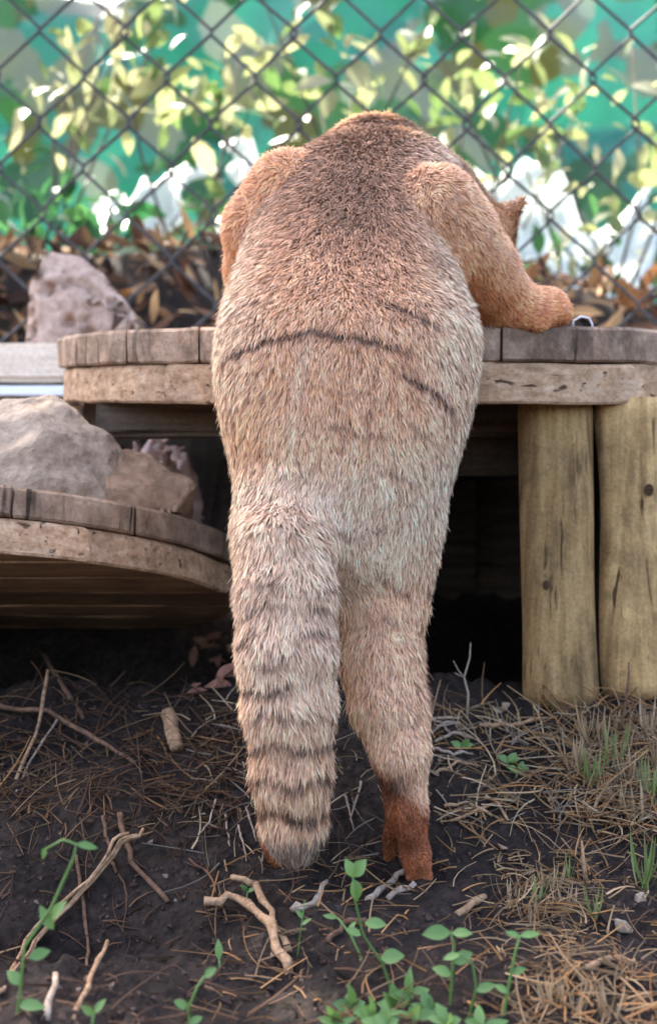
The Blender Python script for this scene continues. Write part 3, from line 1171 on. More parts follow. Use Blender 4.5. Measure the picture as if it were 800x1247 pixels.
def coat(p, names, ds):
    n = len(p)
    x, z = p[:, 0], p[:, 2]
    zz = lambda py: P(400, py, 0).z
    own = np.argmin(ds, 0)
    nm = np.array(names)
    Cc = np.empty((n, 3))
    # torso tones from shoulders down
    t1 = sstep(zz(230), zz(330), z)[:, None]
    t1 = 1 - sstep(zz(340), zz(215), z)[:, None]
    base = C_GREY + (C_BACK - C_GREY) * t1
    t2 = (1 - sstep(zz(610), zz(470), z))[:, None]
    base = base + (C_PALE - base) * t2 * .75
    side = sstep(.05, .12, np.abs(x - .015))[:, None]
    base = base + (C_PALE - base) * side * .55
    # warm patch low on the left flank, warm wash to the right
    for (px, py, r1, r2, s_) in ((305, 525, 42, 55, .85), (390, 545, 60, 30, .35), (470, 500, 70, 60, .25), (300, 440, 40, 30, .3)):
        c = P(px, py, -.03)
        w = np.exp(-((x - c.x) / (r1 / 1215)) ** 2 - ((z - c.z) / (r2 / 1215)) ** 2)[:, None] * s_
        base = base + (C_WARM - base) * w
    # darker spine over the shoulders
    c = P(440, 260, 0)
    w = np.exp(-((x - c.x) / .05) ** 2 - ((z - c.z) / .10) ** 2)[:, None] * .28
    base = base * (1 - w)
    Cc[:] = base
    mt = np.isin(nm[own], ['tail'])
    Cc[mt] = (C_PALE * .55 + C_BACK * .38)
    zt = z
    low = (1 - sstep(zz(920), zz(800), z))[:, None]
    Cc = np.where(mt[:, None], Cc * (1 - .5 * low) + C_WARM * .5 * low * .95, Cc)
    legd = np.min([ds[names.index(k)] for k in ('leg_r', 'leg_l', 'foot_r', 'foot_l', 'inner_toe')], 0)
    wl = sstep(.03, -.02, legd - ds[0]) * (~mt)
    legc = C_BACK * .5 + C_WARM * .45
    Cc = Cc + (legc - Cc) * (.7 * wl)[:, None]
    # arms: blended ginger
    dar = np.minimum(np.minimum(ds[names.index('arm_r')], ds[names.index('paw_r')]), np.min([ds[names.index('toe_p%d' % i)] for i in range(4)], 0))
    dal = ds[names.index('arm_l')]
    dother = ds[0]
    for d_, nmx in ((dar, 'r'), (dal, 'l')):
        w = sstep(.006, -.012, d_ - dother) if nmx == 'r' else sstep(.004, -.012, d_ - dother)
        low = (1 - sstep(zz(350), zz(270), z)) if nmx == 'r' else np.full(n, .3)
        top = C_BACK * .55 + C_WARM * .45
        ginger = top + (C_ORANGE - top) * low[:, None] ** .8 if nmx == 'r' else C_WARM * .9 + (C_ORANGE - C_WARM * .9) * (.12 + .88 * low)[:, None]
        Cc = Cc + (ginger - Cc) * (w * .95)[:, None]
    mh = np.isin(nm[own], ['head'])
    Cc = np.where(mh[:, None], C_WARM * .9, Cc)
    # soles and toes
    ft = np.min([ds[names.index(k)] for k in names if k.startswith(('foot', 'toe_r', 'toe_l', 'inner'))], 0)
    leg = np.minimum(ds[names.index('leg_r')], ds[names.index('leg_l')])
    w = (~mt) * sstep(.02, .008, ft - leg) * (1 - sstep(-.014, .010, z - (zz(938) - (x - P(470, 940, 0).x) * .9)))
    nsole = fbm(p, 60, 2, 5)
    sole = C_SOLE * (1 + .25 * nsole)[:, None]
    Cc = Cc + (sole - Cc) * w[:, None]
    for (px, py, r) in ((500, 1027, 11), (480, 950, 20), (472, 1035, 14)):
        c = P(px, py, .0)
        ww = np.exp(-((x - c.x) / (r / 1215)) ** 2 - ((z - c.z) / (r / 1215)) ** 2)[:, None] * .6
        Cc = Cc * (1 - ww)
    # thin broken stripes across the back, and painted fold shade
    wob = vnoise(p, 90, 77) * .0022
    mb_ = np.isin(nm[own], ['torso', 'leg_r', 'tail'])
    for pts, wpx, st in STRIPES_AND_FOLDS:
        d, tp = polyline_dist(x, z + wob, [S(a, b) for a, b in pts])
        fade = np.clip(np.minimum(tp, 1 - tp) * 6, .25, 1)
        w = np.exp(-(d / (wpx / 1215)) ** 2) * st * fade * (p[:, 1] < .1) * mb_
        Cc = Cc + (C_DARK - Cc) * w[:, None]
    d, tp = polyline_dist(x + vnoise(p, 45, 15) * .005, z, [S(a, b) for a, b in ((380, 392), (371, 440), (362, 500), (354, 562))])
    w = np.exp(-(d / .006) ** 2) * .26 * np.clip(np.minimum(tp, 1 - tp) * 5, 0, 1) * (p[:, 1] < .1) * (own == 0)
    Cc = Cc + (C_PALE * 1.15 - Cc) * w[:, None]
    brk = sstep(-.35, .45, vnoise(p, 38, 63))
    # tail rings
    c_t = P(352, 800, -.05)
    for py, st, wd in ((696, .45, 4.5), (731, .5, 4.5), (763, .65, 5), (796, .5, 4.5), (828, .7, 5), (863, .65, 4.5), (900, .9, 5.5), (945, 1.0, 6.5), (988, 1.0, 6.5)):
        zc = P(352, py, -.1).z
        dz = z - zc + .010 * ((x - c_t.x) / .04) ** 2 - .004 * np.sin(x * 120 + py) + wob
        w = np.exp(-(dz / (wd / 1215)) ** 2) * st * mt * (brk * 1.3 if py < 890 else (.75 + .25 * brk))
        Cc = Cc + (C_DARK * 1.15 - Cc) * w[:, None]
    tipw = sstep(P(352, 1004, -.07).z, P(352, 1020, -.07).z, z) * mt * .75
    Cc = Cc + (lin((112, 108, 98)) - Cc) * tipw[:, None]
    return Cc, own


def set_color(me, cols, name='Col'):
    a = me.color_attributes.new(name, 'FLOAT_COLOR', 'POINT')
    rgba = np.ones((len(cols), 4), np.float32)
    rgba[:, :3] = np.clip(cols, 0, 1)
    a.data.foreach_set('color', rgba.ravel())


names_p, ds_v = part_dist(V)
colV, ownV = coat(V, names_p, ds_v)
cat_me = mesh_np('wild_cat', V, Q.ravel(), np.full(len(Q), 4))
set_color(cat_me, colV * .8)
MAT['skin'] = attr_mat('undercoat', 0.95, spec=.05)
cat = obj('wild_cat', cat_me, MAT['skin'])
tag(cat, 'sandy wild cat with thin dark stripes standing on hind legs, seen from behind', 'cat')

# ---- fur strands
NV = np.zeros(len(V) * 3, np.float32)
cat_me.vertices.foreach_get('normal', NV)
NV = NV.reshape(-1, 3).astype(np.float64)
TRI = np.concatenate([Q[:, [0, 1, 2]], Q[:, [0, 2, 3]]])
e1 = V[TRI[:, 1]] - V[TRI[:, 0]]
e2 = V[TRI[:, 2]] - V[TRI[:, 0]]
fn = np.cross(e1, e2)
area = np.linalg.norm(fn, axis=1) * .5
nf_ = fn / np.maximum(area[:, None] * 2, 1e-12)
cen_t = V[TRI].mean(1)
wgt = area * np.where(nf_[:, 1] < .35, 1.0, .22)
NS = 330000
tri = rng.choice(len(TRI), NS, p=wgt / wgt.sum())
r1, r2 = np.sqrt(rng.random(NS)), rng.random(NS)
bc = np.stack([1 - r1, r1 * (1 - r2), r1 * r2], 1)
root_p = (V[TRI[tri]] * bc[:, :, None]).sum(1)
root_n = (NV[TRI[tri]] * bc[:, :, None]).sum(1)
root_n /= np.linalg.norm(root_n, axis=1, keepdims=True) + 1e-9
names_p, ds_r = part_dist(root_p)
colR, ownR = coat(root_p, names_p, ds_r)
# nap direction and length for each part of the body
nap = np.zeros((len(names_p), 3))
ln = np.zeros(len(names_p))
for i, n in enumerate(names_p):
    if n == 'torso':
        nap[i], ln[i] = (0, -.1, -1), .0135
    else:
        pts, _ = CH[n]
        d = (pts[-1] - pts[0]).normalized()
        nap[i] = d
        ln[i] = {'tail': .0165, 'leg_r': .0145, 'leg_l': .0145, 'arm_r': .0105, 'arm_l': .0105, 'paw_r': .007, 'head': .010, 'neck': .014, 'foot_r': .0055, 'foot_l': .0055}.get(n, .0045)
i_t, i_n = names_p.index('torso'), names_p.index('neck')
nap[i_n] = (-.5, -.5, -.6)
nap[names_p.index('head')] = (-.4, -.5, .3)
# blend naps softly between neighbouring parts
w_ = np.exp(-np.maximum(ds_r - ds_r.min(0, keepdims=True), 0) / .012)
w_ /= w_.sum(0, keepdims=True)
dirs = (w_.T @ nap)
lens = (w_.T @ ln)
# flanks: hair fans outward from the spine
fan = (root_p[:, 0] - np.interp(root_p[:, 2], _zz, T_CX))
dirs[:, 0] += np.where(ownR == i_t, fan * 2.2, 0)
clump = np.floor(root_p * 150).astype(np.int64)
ch = [hash3(clump[:, 0], clump[:, 1], clump[:, 2], s) - .5 for s in (1, 2, 3, 4)]
dirs += .62 * np.stack(ch[:3], 1)
dirs[:, 0] += .35 * vnoise(root_p, 28, 91)
dirs[:, 2] += .2 * vnoise(root_p, 35, 92)
dirs += rng.normal(0, .16, (NS, 3))
dirs -= root_n * (dirs * root_n).sum(1, keepdims=True)
dirs /= np.linalg.norm(dirs, axis=1, keepdims=True) + 1e-9
lens = lens * rng.uniform(.6, 1.2, NS)
guard = rng.random(NS) < .04
lens = np.where(guard, lens * 1.35, lens)
lift = .40 + .14 * rng.normal(0, 1, NS) + .10 * ch[3]
lift = np.clip(lift, .08, .8)
d0 = dirs + root_n * (lift + .25)[:, None]
d0 /= np.linalg.norm(d0, axis=1, keepdims=True)
d1 = dirs + root_n * (lift - .12)[:, None]
d1 /= np.linalg.norm(d1, axis=1, keepdims=True)
p0 = root_p - root_n * .001
p1 = p0 + d0 * (lens * .5)[:, None]
p2 = p1 + d1 * (lens * .5)[:, None]
sidev = np.cross(dirs, root_n + .55 * rng.normal(0, 1, (NS, 3)))
sidev /= np.linalg.norm(sidev, axis=1, keepdims=True) + 1e-9
wd = .00062 * rng.uniform(.7, 1.3, NS)[:, None]
# keep hair out of the table
FV = np.stack([p0 - sidev * wd, p0 + sidev * wd, p1 - sidev * wd * .85, p1 + sidev * wd * .85, p2], 1)
base_i = np.arange(NS)[:, None] * 5
quad = base_i + np.array([0, 1, 3, 2])
trif = base_i + np.array([2, 3, 4])
flat = np.concatenate([quad, trif], 1).ravel()
lt_ = np.tile([4, 3], NS)
# agouti ticking: dark root, pale band, tip light or dark
tick = .82 + .55 * (rng.random(NS) ** 1.4) + .22 * ch[0] + .10 * vnoise(root_p, 60, 33)
c2_ = np.floor(root_p * np.array([120, 120, 48]) + .6 * np.stack(ch[:3], 1)).astype(np.int64)
tick = tick + .42 * (hash3(c2_[:, 0], c2_[:, 1], c2_[:, 2], 9) - .42)
tipc = np.where(rng.random(NS) < .25, .42, 1.5)
cs = colR * 1.3 * tick[:, None]
cs = cs * np.array([1.09, .965, .89])
grey = cs.mean(1, keepdims=True)
cs = cs + (grey - cs) * (rng.random(NS) * .3)[:, None]
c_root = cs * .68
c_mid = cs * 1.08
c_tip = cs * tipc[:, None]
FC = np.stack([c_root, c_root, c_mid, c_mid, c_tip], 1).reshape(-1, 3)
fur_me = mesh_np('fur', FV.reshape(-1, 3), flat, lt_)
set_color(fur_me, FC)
an = fur_me.attributes.new('skin_normal', 'FLOAT_VECTOR', 'POINT')
an.data.foreach_set('vector', np.repeat(root_n, 5, 0).astype(np.float32).ravel())


def fur_mat():
    m, nt, b = new_mat('fur')
    a = N(nt, 'ShaderNodeVertexColor', layer_name='Col')
    at = N(nt, 'ShaderNodeAttribute', attribute_name='skin_normal')
    ge = N(nt, 'ShaderNodeNewGeometry')
    sc = N(nt, 'ShaderNodeVectorMath', operation='SCALE')
    sc.inputs['Scale'].default_value = .45
    nt.links.new(ge.outputs['Normal'], sc.inputs[0])
    ad = N(nt, 'ShaderNodeVectorMath', operation='ADD')
    nt.links.new(sc.outputs[0], ad.inputs[0])
    nt.links.new(at.outputs['Vector'], ad.inputs[1])
    no = N(nt, 'ShaderNodeVectorMath', operation='NORMALIZE')
    nt.links.new(ad.outputs[0], no.inputs[0])
    nt.links.new(a.outputs[0], b.inputs['Base Color'])
    nt.links.new(no.outputs[0], b.inputs['Normal'])
    b.inputs['Roughness'].default_value = .6
    b.inputs['Specular IOR Level'].default_value = .25
    t = N(nt, 'ShaderNodeBsdfTranslucent')
    nt.links.new(a.outputs[0], t.inputs[0])
    mx = N(nt, 'ShaderNodeMixShader')
    mx.inputs[0].default_value = .25
    nt.links.new(b.outputs[0], mx.inputs[1])
    nt.links.new(t.outputs[0], mx.inputs[2])
    nt.links.new(mx.outputs[0], nt.nodes['Material Output'].inputs[0])
    return m


fur = obj('fur', fur_me, fur_mat(), cat)
kind(fur, 'stuff')
del X, Y, Z, D

# face parts on the far side of the head
def small_ball(name, c, r, mat, parent, squash=(1, 1, 1)):
    bm = bmesh.new()
    bmesh.ops.create_uvsphere(bm, u_segments=12, v_segments=8, radius=r)
    for v in bm.verts:
        v.co = Vector((v.co.x * squash[0], v.co.y * squash[1], v.co.z * squash[2])) + Vector(c)
    me = bpy.data.meshes.new(name)
    bm.to_mesh(me)
    bm.free()
    me.polygons.foreach_set('use_smooth', [True] * len(me.polygons))
    return obj(name, me, mat, parent)


MAT['eye'] = plain_noise_mat('eye', (0.25, 0.2, 0.03), (0.35, 0.28, 0.05), 40, rough=.1, bump_s=0, spec=.5)
MAT['pupil'] = plain_noise_mat('pupil', (.004, .004, .004), (.008, .008, .008), 40, rough=.1, bump_s=0, spec=.5)
MAT['nose'] = plain_noise_mat('nose', (0.2, 0.07, 0.06), (0.28, 0.1, 0.09), 80, rough=.5, bump_s=0)
fwd = Vector((.03, .045, -.03)).normalized()
sd_ = fwd.cross(Vector((0, 0, 1))).normalized()
upv = sd_.cross(fwd)
for s in (-1, 1):
    ey = small_ball('eye', HEAD + fwd * .040 + sd_ * s * .024 + upv * .016, .009, MAT['eye'], cat)
    small_ball('pupil', HEAD + fwd * .046 + sd_ * s * .027 + upv * .018, .0045, MAT['pupil'], ey)
small_ball('nose', HEAD + fwd * .091, .008, MAT['nose'], cat, (1, 1, .7))

# small bent wire on the table beside the paw
mb = MB()
q0 = utp(703, .250, .0)
mb.tube([q0 + Vector((-.006, 0, -.004)), q0 + Vector((-.005, 0, .008)), q0 + Vector((.004, 0, .013)), q0 + Vector((.014, 0, .011)), q0 + Vector((.018, .002, .004)), q0 + Vector((.019, .003, -.005))], .0013, 6)
st = mb.build('wire_staple', plain_noise_mat('bright_wire', (.4, .42, .45), (.6, .62, .66), 60, rough=.35, bump_s=0, spec=.5))
tag(st, 'small pale bent wire on the table beside the forepaw', 'wire')

# ---------------------------------------------------------------- litter on the ground
def scatter_mesh(name, build, mat, n_min=0):
    vs_, fs_, cs_ = build()
    me = mesh_pd(name, vs_, fs_, False)
    set_color(me, np.array(cs_))
    o = obj(name, me, mat)
    return kind(o, 'stuff')


STRAW_COLS = [lin((150, 118, 84)), lin((176, 142, 104)), lin((120, 84, 56)), lin((196, 168, 132)), lin((96, 66, 46)), lin((168, 120, 74)), lin((140, 126, 110))]


def straw_piece(vs_, fs_, cs_, p, d, L, r, curl, colr, lift=.004):
    d = Vector((d[0], d[1], d[2])).normalized()
    s = d.cross(Vector((0, 0, 1)))
    if s.length < .1:
        s = Vector((1, 0, 0))
    s.normalize()
    n = s.cross(d)
    b0 = len(vs_)
    segs = 4
    for i in range(segs + 1):
        t = i / segs
        c = Vector(p) + d * L * t + s * curl[0] * L * t * t + n * curl[1] * L * t * t + Vector((0, 0, lift))
        rr = r * (1 - .5 * t)
        for k in range(3):
            a = k * 2.094
            vs_.append(c + s * math.cos(a) * rr + n * math.sin(a) * rr)
            cs_.append(colr)
    for i in range(segs):
        for k in range(3):
            k2 = (k + 1) % 3
            fs_.append((b0 + i * 3 + k, b0 + i * 3 + k2, b0 + i * 3 + 3 + k2, b0 + i * 3 + 3 + k))


def straw_build():
    vs_, fs_, cs_ = [], [], []
    zones = [  # px0, px1, py0, py1, count, length, upright, hanging, tone list
        (520, 830, 862, 1010, 480, .05, .25, (0, 1, 3, 5, 6)),
        (690, 830, 865, 1020, 380, .05, .55, (0, 1, 5, 2)),
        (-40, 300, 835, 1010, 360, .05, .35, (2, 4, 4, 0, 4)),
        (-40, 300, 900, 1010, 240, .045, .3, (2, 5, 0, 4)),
        (230, 480, 840, 1060, 240, .045, .2, (6, 4, 0, 3)),
        (540, 840, 1000, 1270, 300, .03, .2, (0, 1, 2, 5)),
        (600, 740, 1050, 1150, 190, .028, .3, (5, 1, 0)),
        (640, 780, 1160, 1270, 150, .035, .3, (0, 1, 5)),
        (240, 520, 1060, 1270, 220, .035, .3, (2, 5, 4, 0)),
        (-40, 260, 1000, 1270, 130, .035, .3, (4, 2, 4)),
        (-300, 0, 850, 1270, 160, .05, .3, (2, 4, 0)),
        (800, 1100, 850, 1270, 260, .05, .35, (0, 1, 5)),
    ]
    for (x0, x1, y0, y1, n, L, upr, tones) in zones:
        for _ in range(n):
            g = ray_fast(random.uniform(x0, x1), random.uniform(y0, y1))
            a = random.uniform(0, 2 * math.pi)
            up = random.gauss(0, 1) * upr
            d = (math.cos(a), math.sin(a) * .8, abs(up) + .05 + SLOPE(g) * math.sin(a) * .8)
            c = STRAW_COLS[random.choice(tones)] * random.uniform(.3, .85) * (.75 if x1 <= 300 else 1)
            straw_piece(vs_, fs_, cs_, g, d, L * random.uniform(.4, 1.5), random.uniform(.0005, .0014), (random.uniform(-.7, .7), random.uniform(-.7, .3)), c, lift=random.uniform(0, .006))
    return vs_, fs_, cs_


# quick lookup from photograph pixel to ground point
_px = np.linspace(-320, 1120, 60)
_py = np.linspace(780, 1300, 60)
_tab = [[ray_ground(a, b) for b in _py] for a in _px]


def ray_fast(px, py):
    i = min(max((px - _px[0]) / (_px[1] - _px[0]), 0), 58.99)
    j = min(max((py - _py[0]) / (_py[1] - _py[0]), 0), 58.99)
    i0, j0 = int(i), int(j)
    fi, fj = i - i0, j - j0
    p = (_tab[i0][j0] * (1 - fi) + _tab[i0 + 1][j0] * fi) * (1 - fj) + (_tab[i0][j0 + 1] * (1 - fi) + _tab[i0 + 1][j0 + 1] * fi) * fj
    return Vector((p.x, p.y, gz1(p.x, p.y)))


def SLOPE(g):
    return (gz1(g.x, g.y + .02) - gz1(g.x, g.y - .02)) / .04


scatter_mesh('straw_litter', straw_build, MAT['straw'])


def crumbs_build():
    vs_, fs_, cs_ = [], [], []
    tet = [Vector(v) for v in ((1, 0, -.5), (-.5, .87, -.5), (-.5, -.87, -.5), (.1, .1, .9), (.5, .5, .4), (-.6, .2, .3))]
    fc = [(0, 2, 1), (0, 1, 4), (1, 5, 4), (1, 2, 5), (2, 3, 5), (2, 0, 3), (0, 4, 3), (3, 4, 5)]
    for _ in range(2600):
        g = ray_fast(random.uniform(-200, 1000), random.uniform(850, 1290))
        s = random.uniform(.001, .0038) if random.random() < .97 else random.uniform(.004, .007)
        rot = Euler((random.uniform(0, 6), random.uniform(0, 6), random.uniform(0, 6))).to_matrix()
        b0 = len(vs_)
        k = random.uniform(.6, 1.7)
        c = lin((58, 43, 36)) * k if random.random() < .96 else lin((140, 116, 100)) * k * .5
        for v in tet:
            vs_.append(g + rot @ (v * s * random.uniform(.7, 1.2)) + Vector((0, 0, s * .3)))
            cs_.append(c)
        fs_ += [tuple(b0 + i for i in f) for f in fc]
    return vs_, fs_, cs_


scatter_mesh('soil_crumbs', crumbs_build, MAT['pebble'])


def leaf_litter_build():
    mb = MB()
    cs_ = []
    for _ in range(2600):
        x = random.uniform(-1.4, 1.6)
        y = random.uniform(1.12, 1.92)
        z = gz1(x, y)
        L = random.uniform(.03, .11)
        n0 = len(mb.v)
        d = Vector((random.gauss(0, 1), random.gauss(-.3, .6), random.gauss(.2, .7)))
        mb.leaf((x, y, z + random.uniform(.0, .03)), d, (random.gauss(0, .5), -.7, .7), L, L * random.uniform(.15, .5), random.uniform(-.5, .5), random.uniform(-.6, .6))
        c = random.choice([lin((96, 62, 42)), lin((150, 104, 66)), lin((70, 46, 34)), lin((120, 84, 60)), lin((180, 140, 96))]) * random.uniform(.4, 1.0)
        cs_ += [c] * (len(mb.v) - n0)
    return mb.v, mb.f, cs_


scatter_mesh('leaf_litter', leaf_litter_build, MAT['litter'])


# single sticks, roots and chips one can point to
def stick(name, pix_pts, r0, r1, mat, label, cat_='stick', lifts=None, group=None, n=7, forks=(), strands=1):
    pts = []
    for i, (a, b) in enumerate(pix_pts):
        g = ray_ground(a, b)
        g.z += (lifts[i] if lifts else 0) + r0 * .4
        pts.append(g)
    # lift is measured from the ground; move raised points toward the camera so that they stay over their foot
    dense = []
    for i in range(len(pts) - 1):
        for k in range(4):
            t = k / 4
            q = pts[i].lerp(pts[i + 1], t)
            jj = r0 * (.06 if name == 'wood_chip' else .35)
            dense.append(q + Vector((random.gauss(0, jj), random.gauss(0, jj), random.gauss(0, jj))))
    dense.append(pts[-1])
    m = len(dense)
    wj = .06 if name == 'wood_chip' else .18
    rad = [(r0 + (r1 - r0) * i / (m - 1)) * random.uniform(1 - wj, 1 + wj) for i in range(m)]
    mb = MB()
    if strands == 1:
        mb.tube(dense, rad, n, jitter=.16)
    else:
        for k in range(strands):
            off = Vector((random.gauss(0, r0 * .7), random.gauss(0, r0 * .5), random.gauss(0, r0 * .7)))
            i0 = random.randint(0, 3)
            i1 = m - random.randint(0, 4)
            mb.tube([p_ + off * (.4 + 1.3 * abs(math.sin(i * .35 + k))) for i, p_ in enumerate(dense)][i0:i1], [q_ * .48 for q_ in rad][i0:i1], 6, jitter=.15)
    for (t, dx, dy, dz, rr) in forks:
        a = dense[int(t * (m - 1))]
        mb.tube([a, a + Vector((dx * .5, dy * .5, dz * .6)), a + Vector((dx, dy, dz))], [rr, rr * .8, rr * .4], 5)
    o = Vector(dense[0])
    mb.v = [v - o for v in mb.v]
    ob = mb.build(name, MAT[mat])
    ob.location = o
    return tag(ob, label, cat_, group)


stick('dry_stalk', [(6, 1218), (45, 1165), (100, 1105), (150, 1072), (186, 1066)], .0035, .0042, 'stick_tan', 'long split tan stalk rising out of the dark hollow', lifts=[.0, .006, .015, .035, .04], forks=((.8, .03, .02, .008, .0016),), strands=5)
stick('dry_root', [(248, 1117), (290, 1120), (330, 1150), (352, 1190)], .005, .004, 'stick_tan', 'thick tan root bent like an elbow below the tail', 'root', lifts=[.012, .016, .012, .0])
stick('dry_root', [(285, 1090), (312, 1098), (330, 1128), (352, 1165)], .0036, .003, 'stick_tan', 'thinner tan root running above the bent root', 'root', lifts=[.012, .014, .012, 0])
stick('forked_root', [(355, 1112), (382, 1108), (398, 1090)], .0042, .0022, 'stick_grey', 'pale curled root chip on the bare soil under the tail', 'root', lifts=[.001, .004, .012])
stick('dry_stick', [(445, 1098), (478, 1078), (500, 1062)], .0036, .003, 'stick_grey', 'grey stick beside the hind foot, longer of two side by side', lifts=[0, .002, .004])
stick('dry_stick', [(475, 1093), (505, 1080)], .0042, .0036, 'stick_grey', 'short grey stick at the toes of the hind foot', lifts=[.0, .002])
stick('dry_stick', [(400, 1150), (425, 1135), (445, 1125)], .0030, .0024, 'stick_brown', 'thin brown stick lying beside the sprouting seedling', lifts=[0, .004, .002])
stick('dry_stick', [(558, 1120), (590, 1098)], .0042, .0034, 'stick_tan', 'short tan stick on bare soil right of the hind foot', lifts=[0, .002])
stick('dry_stick', [(712, 1185), (745, 1177), (772, 1178)], .0028, .0024, 'stick_tan', 'slim tan stick beside the straw clump', lifts=[0, .003, .003])
stick('wood_chip', [(204, 880), (216, 922)], .0095, .0075, 'stick_tan', 'short pale wood chip lying on the bank under the lower table', 'wood chip', lifts=[.004, .004])
stick('dry_stalk', [(-10, 872), (60, 888), (120, 915), (165, 938)], .0032, .0026, 'stick_brown', 'long brown stalk lying across the straw bank', lifts=[.012, .018, .012, .002])
stick('dry_stalk', [(48, 818), (75, 850), (102, 880)], .0034, .003, 'stick_brown', 'brown stalk standing in the shade under the lower table', lifts=[.03, .016, 0])
stick('dry_stalk', [(58, 858), (48, 900), (20, 950)], .0022, .0018, 'stick_tan', 'thin curved tan stalk crossing the long brown stalk', lifts=[.04, .02, 0])
stick('dry_stalk', [(70, 898), (45, 930), (20, 968)], .0014, .0012, 'stick_grey', 'pale straight straw crossing the long brown stalk', lifts=[.02, .015, 0])
stick('dry_root', [(145, 1000), (162, 1060), (205, 1112)], .0034, .0022, 'stick_brown', 'dark root hanging down the face of the hollow', 'root', lifts=[.004, .006, .004])
stick('dry_root', [(92, 1045), (102, 1110), (108, 1165), (104, 1200)], .0022, .0014, 'stick_brown', 'thin wavy root hanging behind the long split stalk', 'root', lifts=[.004, .005, .004, .002])
stick('dry_root', [(125, 1000), (135, 1050), (142, 1080)], .0022, .0016, 'stick_brown', 'short thin root hanging down the hollow from the straw bank', 'root', lifts=[.004, .005, .003])
stick('dry_stick', [(90, 1247), (110, 1210), (131, 1174)], .0022, .0018, 'stick_tan', 'thin reddish straw standing up from the front soil', lifts=[0, .008, .018])
stick('grey_twig', [(55, 1247), (68, 1210)], .003, .002, 'stick_grey', 'pale grey twig stub poking from the front soil', lifts=[0, .01])
stick('dry_stick', [(582, 897), (620, 892), (655, 886)], .0028, .0022, 'stick_tan', 'slim tan stick lying below the first post', lifts=[.004, .006, .006])
for i, (a, b, c, d) in enumerate([(525, 886, 562, 880), (522, 899, 560, 890), (530, 912, 575, 902), (525, 882, 548, 898), (528, 925, 575, 925), (530, 948, 585, 940), (540, 985, 600, 1000), (590, 975, 618, 1010), (612, 985, 548, 1010)]):
    stick('grey_twig', [(a, b), ((a + c) / 2, (b + d) / 2 + random.uniform(-4, 4)), (c, d)], .0020, .0014, 'stick_grey' if i < 5 else 'stick_tan', 'thin dry twig in the tangle beside the hind leg', 'twig', lifts=[.004, .007, .004], group='twigs beside the hind leg')
for i, (a, b) in enumerate([(335, 985), (300, 990), (275, 1000), (290, 1010), (262, 985), (390, 960), (420, 975), (440, 960)]):
    dx = random.uniform(-20, 14)
    stick('fine_root', [(a, b), (a + dx * .4, b + 22), (a + dx, b + 42)], .0013, .0008, 'stick_grey', 'fine pale rootlet on the soil around the tail tip', 'root', lifts=[.004, .006, .004], group='rootlets around the tail tip')

def upright(name, base_px, rel, r0, mat, label, cat_, forks=()):
    """stalk rising from the ground at base_px; rel = (dx, dz, dy) in metres from its foot"""
    g = ray_ground(*base_px)
    mb = MB()
    m = len(rel)
    mb.tube([Vector((0, 0, -.006))] + [Vector((a, c, b)) for a, b, c in rel], [r0] + [r0 * (1 - .6 * (i + 1) / m) for i in range(m)], 6, jitter=.08)
    for i, (dx, dz) in forks:
        a = Vector((rel[i][0], rel[i][2], rel[i][1]))
        mb.tube([a, a + Vector((dx * .5, 0, dz * .4)), a + Vector((dx, 0, dz))], [r0 * .5, r0 * .45, r0 * .3], 5)
    o = mb.build(name, MAT[mat])
    o.location = g
    return tag(o, label, cat_)


upright('bare_twig', (568, 878), [(.002, .028, 0), (-.003, .048, 0), (.004, .072, 0), (.005, .09, 0)], .0017, 'stick_grey', 'bare forked twig standing in front of the dark hollow', 'twig', [(1, (-.013, .020)), (1, (-.012, .006))])
upright('dry_stalk', (750, 902), [(.010, .03, 0), (.016, .065, .004), (.017, .085, .006)], .0024, 'stick_brown', 'tall brown stalk leaning against the second post', 'stalk')
upright('dry_stalk', (714, 1075), [(-.003, .02, 0), (-.005, .042, 0)], .0028, 'stick_tan', 'upright tan stalk stub in the dry grass patch', 'stalk')
upright('dry_stalk', (610, 945), [(-.006, .02, 0), (.004, .036, 0), (.012, .04, 0)], .0012, 'stick_tan', 'short hooked straw among the round leaved plants', 'stalk')
# straw tufts hanging over the dry leaves beneath the lower table
mb = MB()
for _ in range(16):
    g = ray_ground(random.uniform(225, 285), random.uniform(782, 850))
    mb.leaf(g + Vector((0, 0, .004)), (random.gauss(0, 1), random.gauss(-.4, .5), random.gauss(.2, .4)), (0, -.6, .8), random.uniform(.02, .04), random.uniform(.008, .018), .3, .4)
lf = mb.build('dead_leaves', plain_noise_mat('dead_leaf', (.10, .045, .03), (.26, .12, .08), 60, bump_s=.2, bump_d=.002))
kind(lf, 'stuff')


# ---------------------------------------------------------------- seedlings and grass
def seedling(px, py, stem_rel, leaves, label, r=.0013, group=None):
    g = ray_ground(px, py)
    root = empty('seedling', g)
    mb = MB()
    pts = [Vector((a / 1215, c, b / 1215)) for a, b, c in stem_rel]
    mb.tube([Vector((0, 0, -.004))] + pts, [r * 1.1] + [r * (1 - .35 * i / len(pts)) for i in range(len(pts))], 6)
    mb.build('stem', MAT['seedling'], root)
    for (a, b, ddx, ddz, L, w) in leaves:
        m = MB()
        m.leaf(Vector((a / 1215, random.uniform(-.003, .003), b / 1215)), (ddx, random.uniform(-.5, .1), ddz), (random.gauss(0, .3), -.8, .6), L, w, .25, .25)
        m.build('leaf', MAT['seedling'], root)
    return tag(root, label, 'seedling', group)


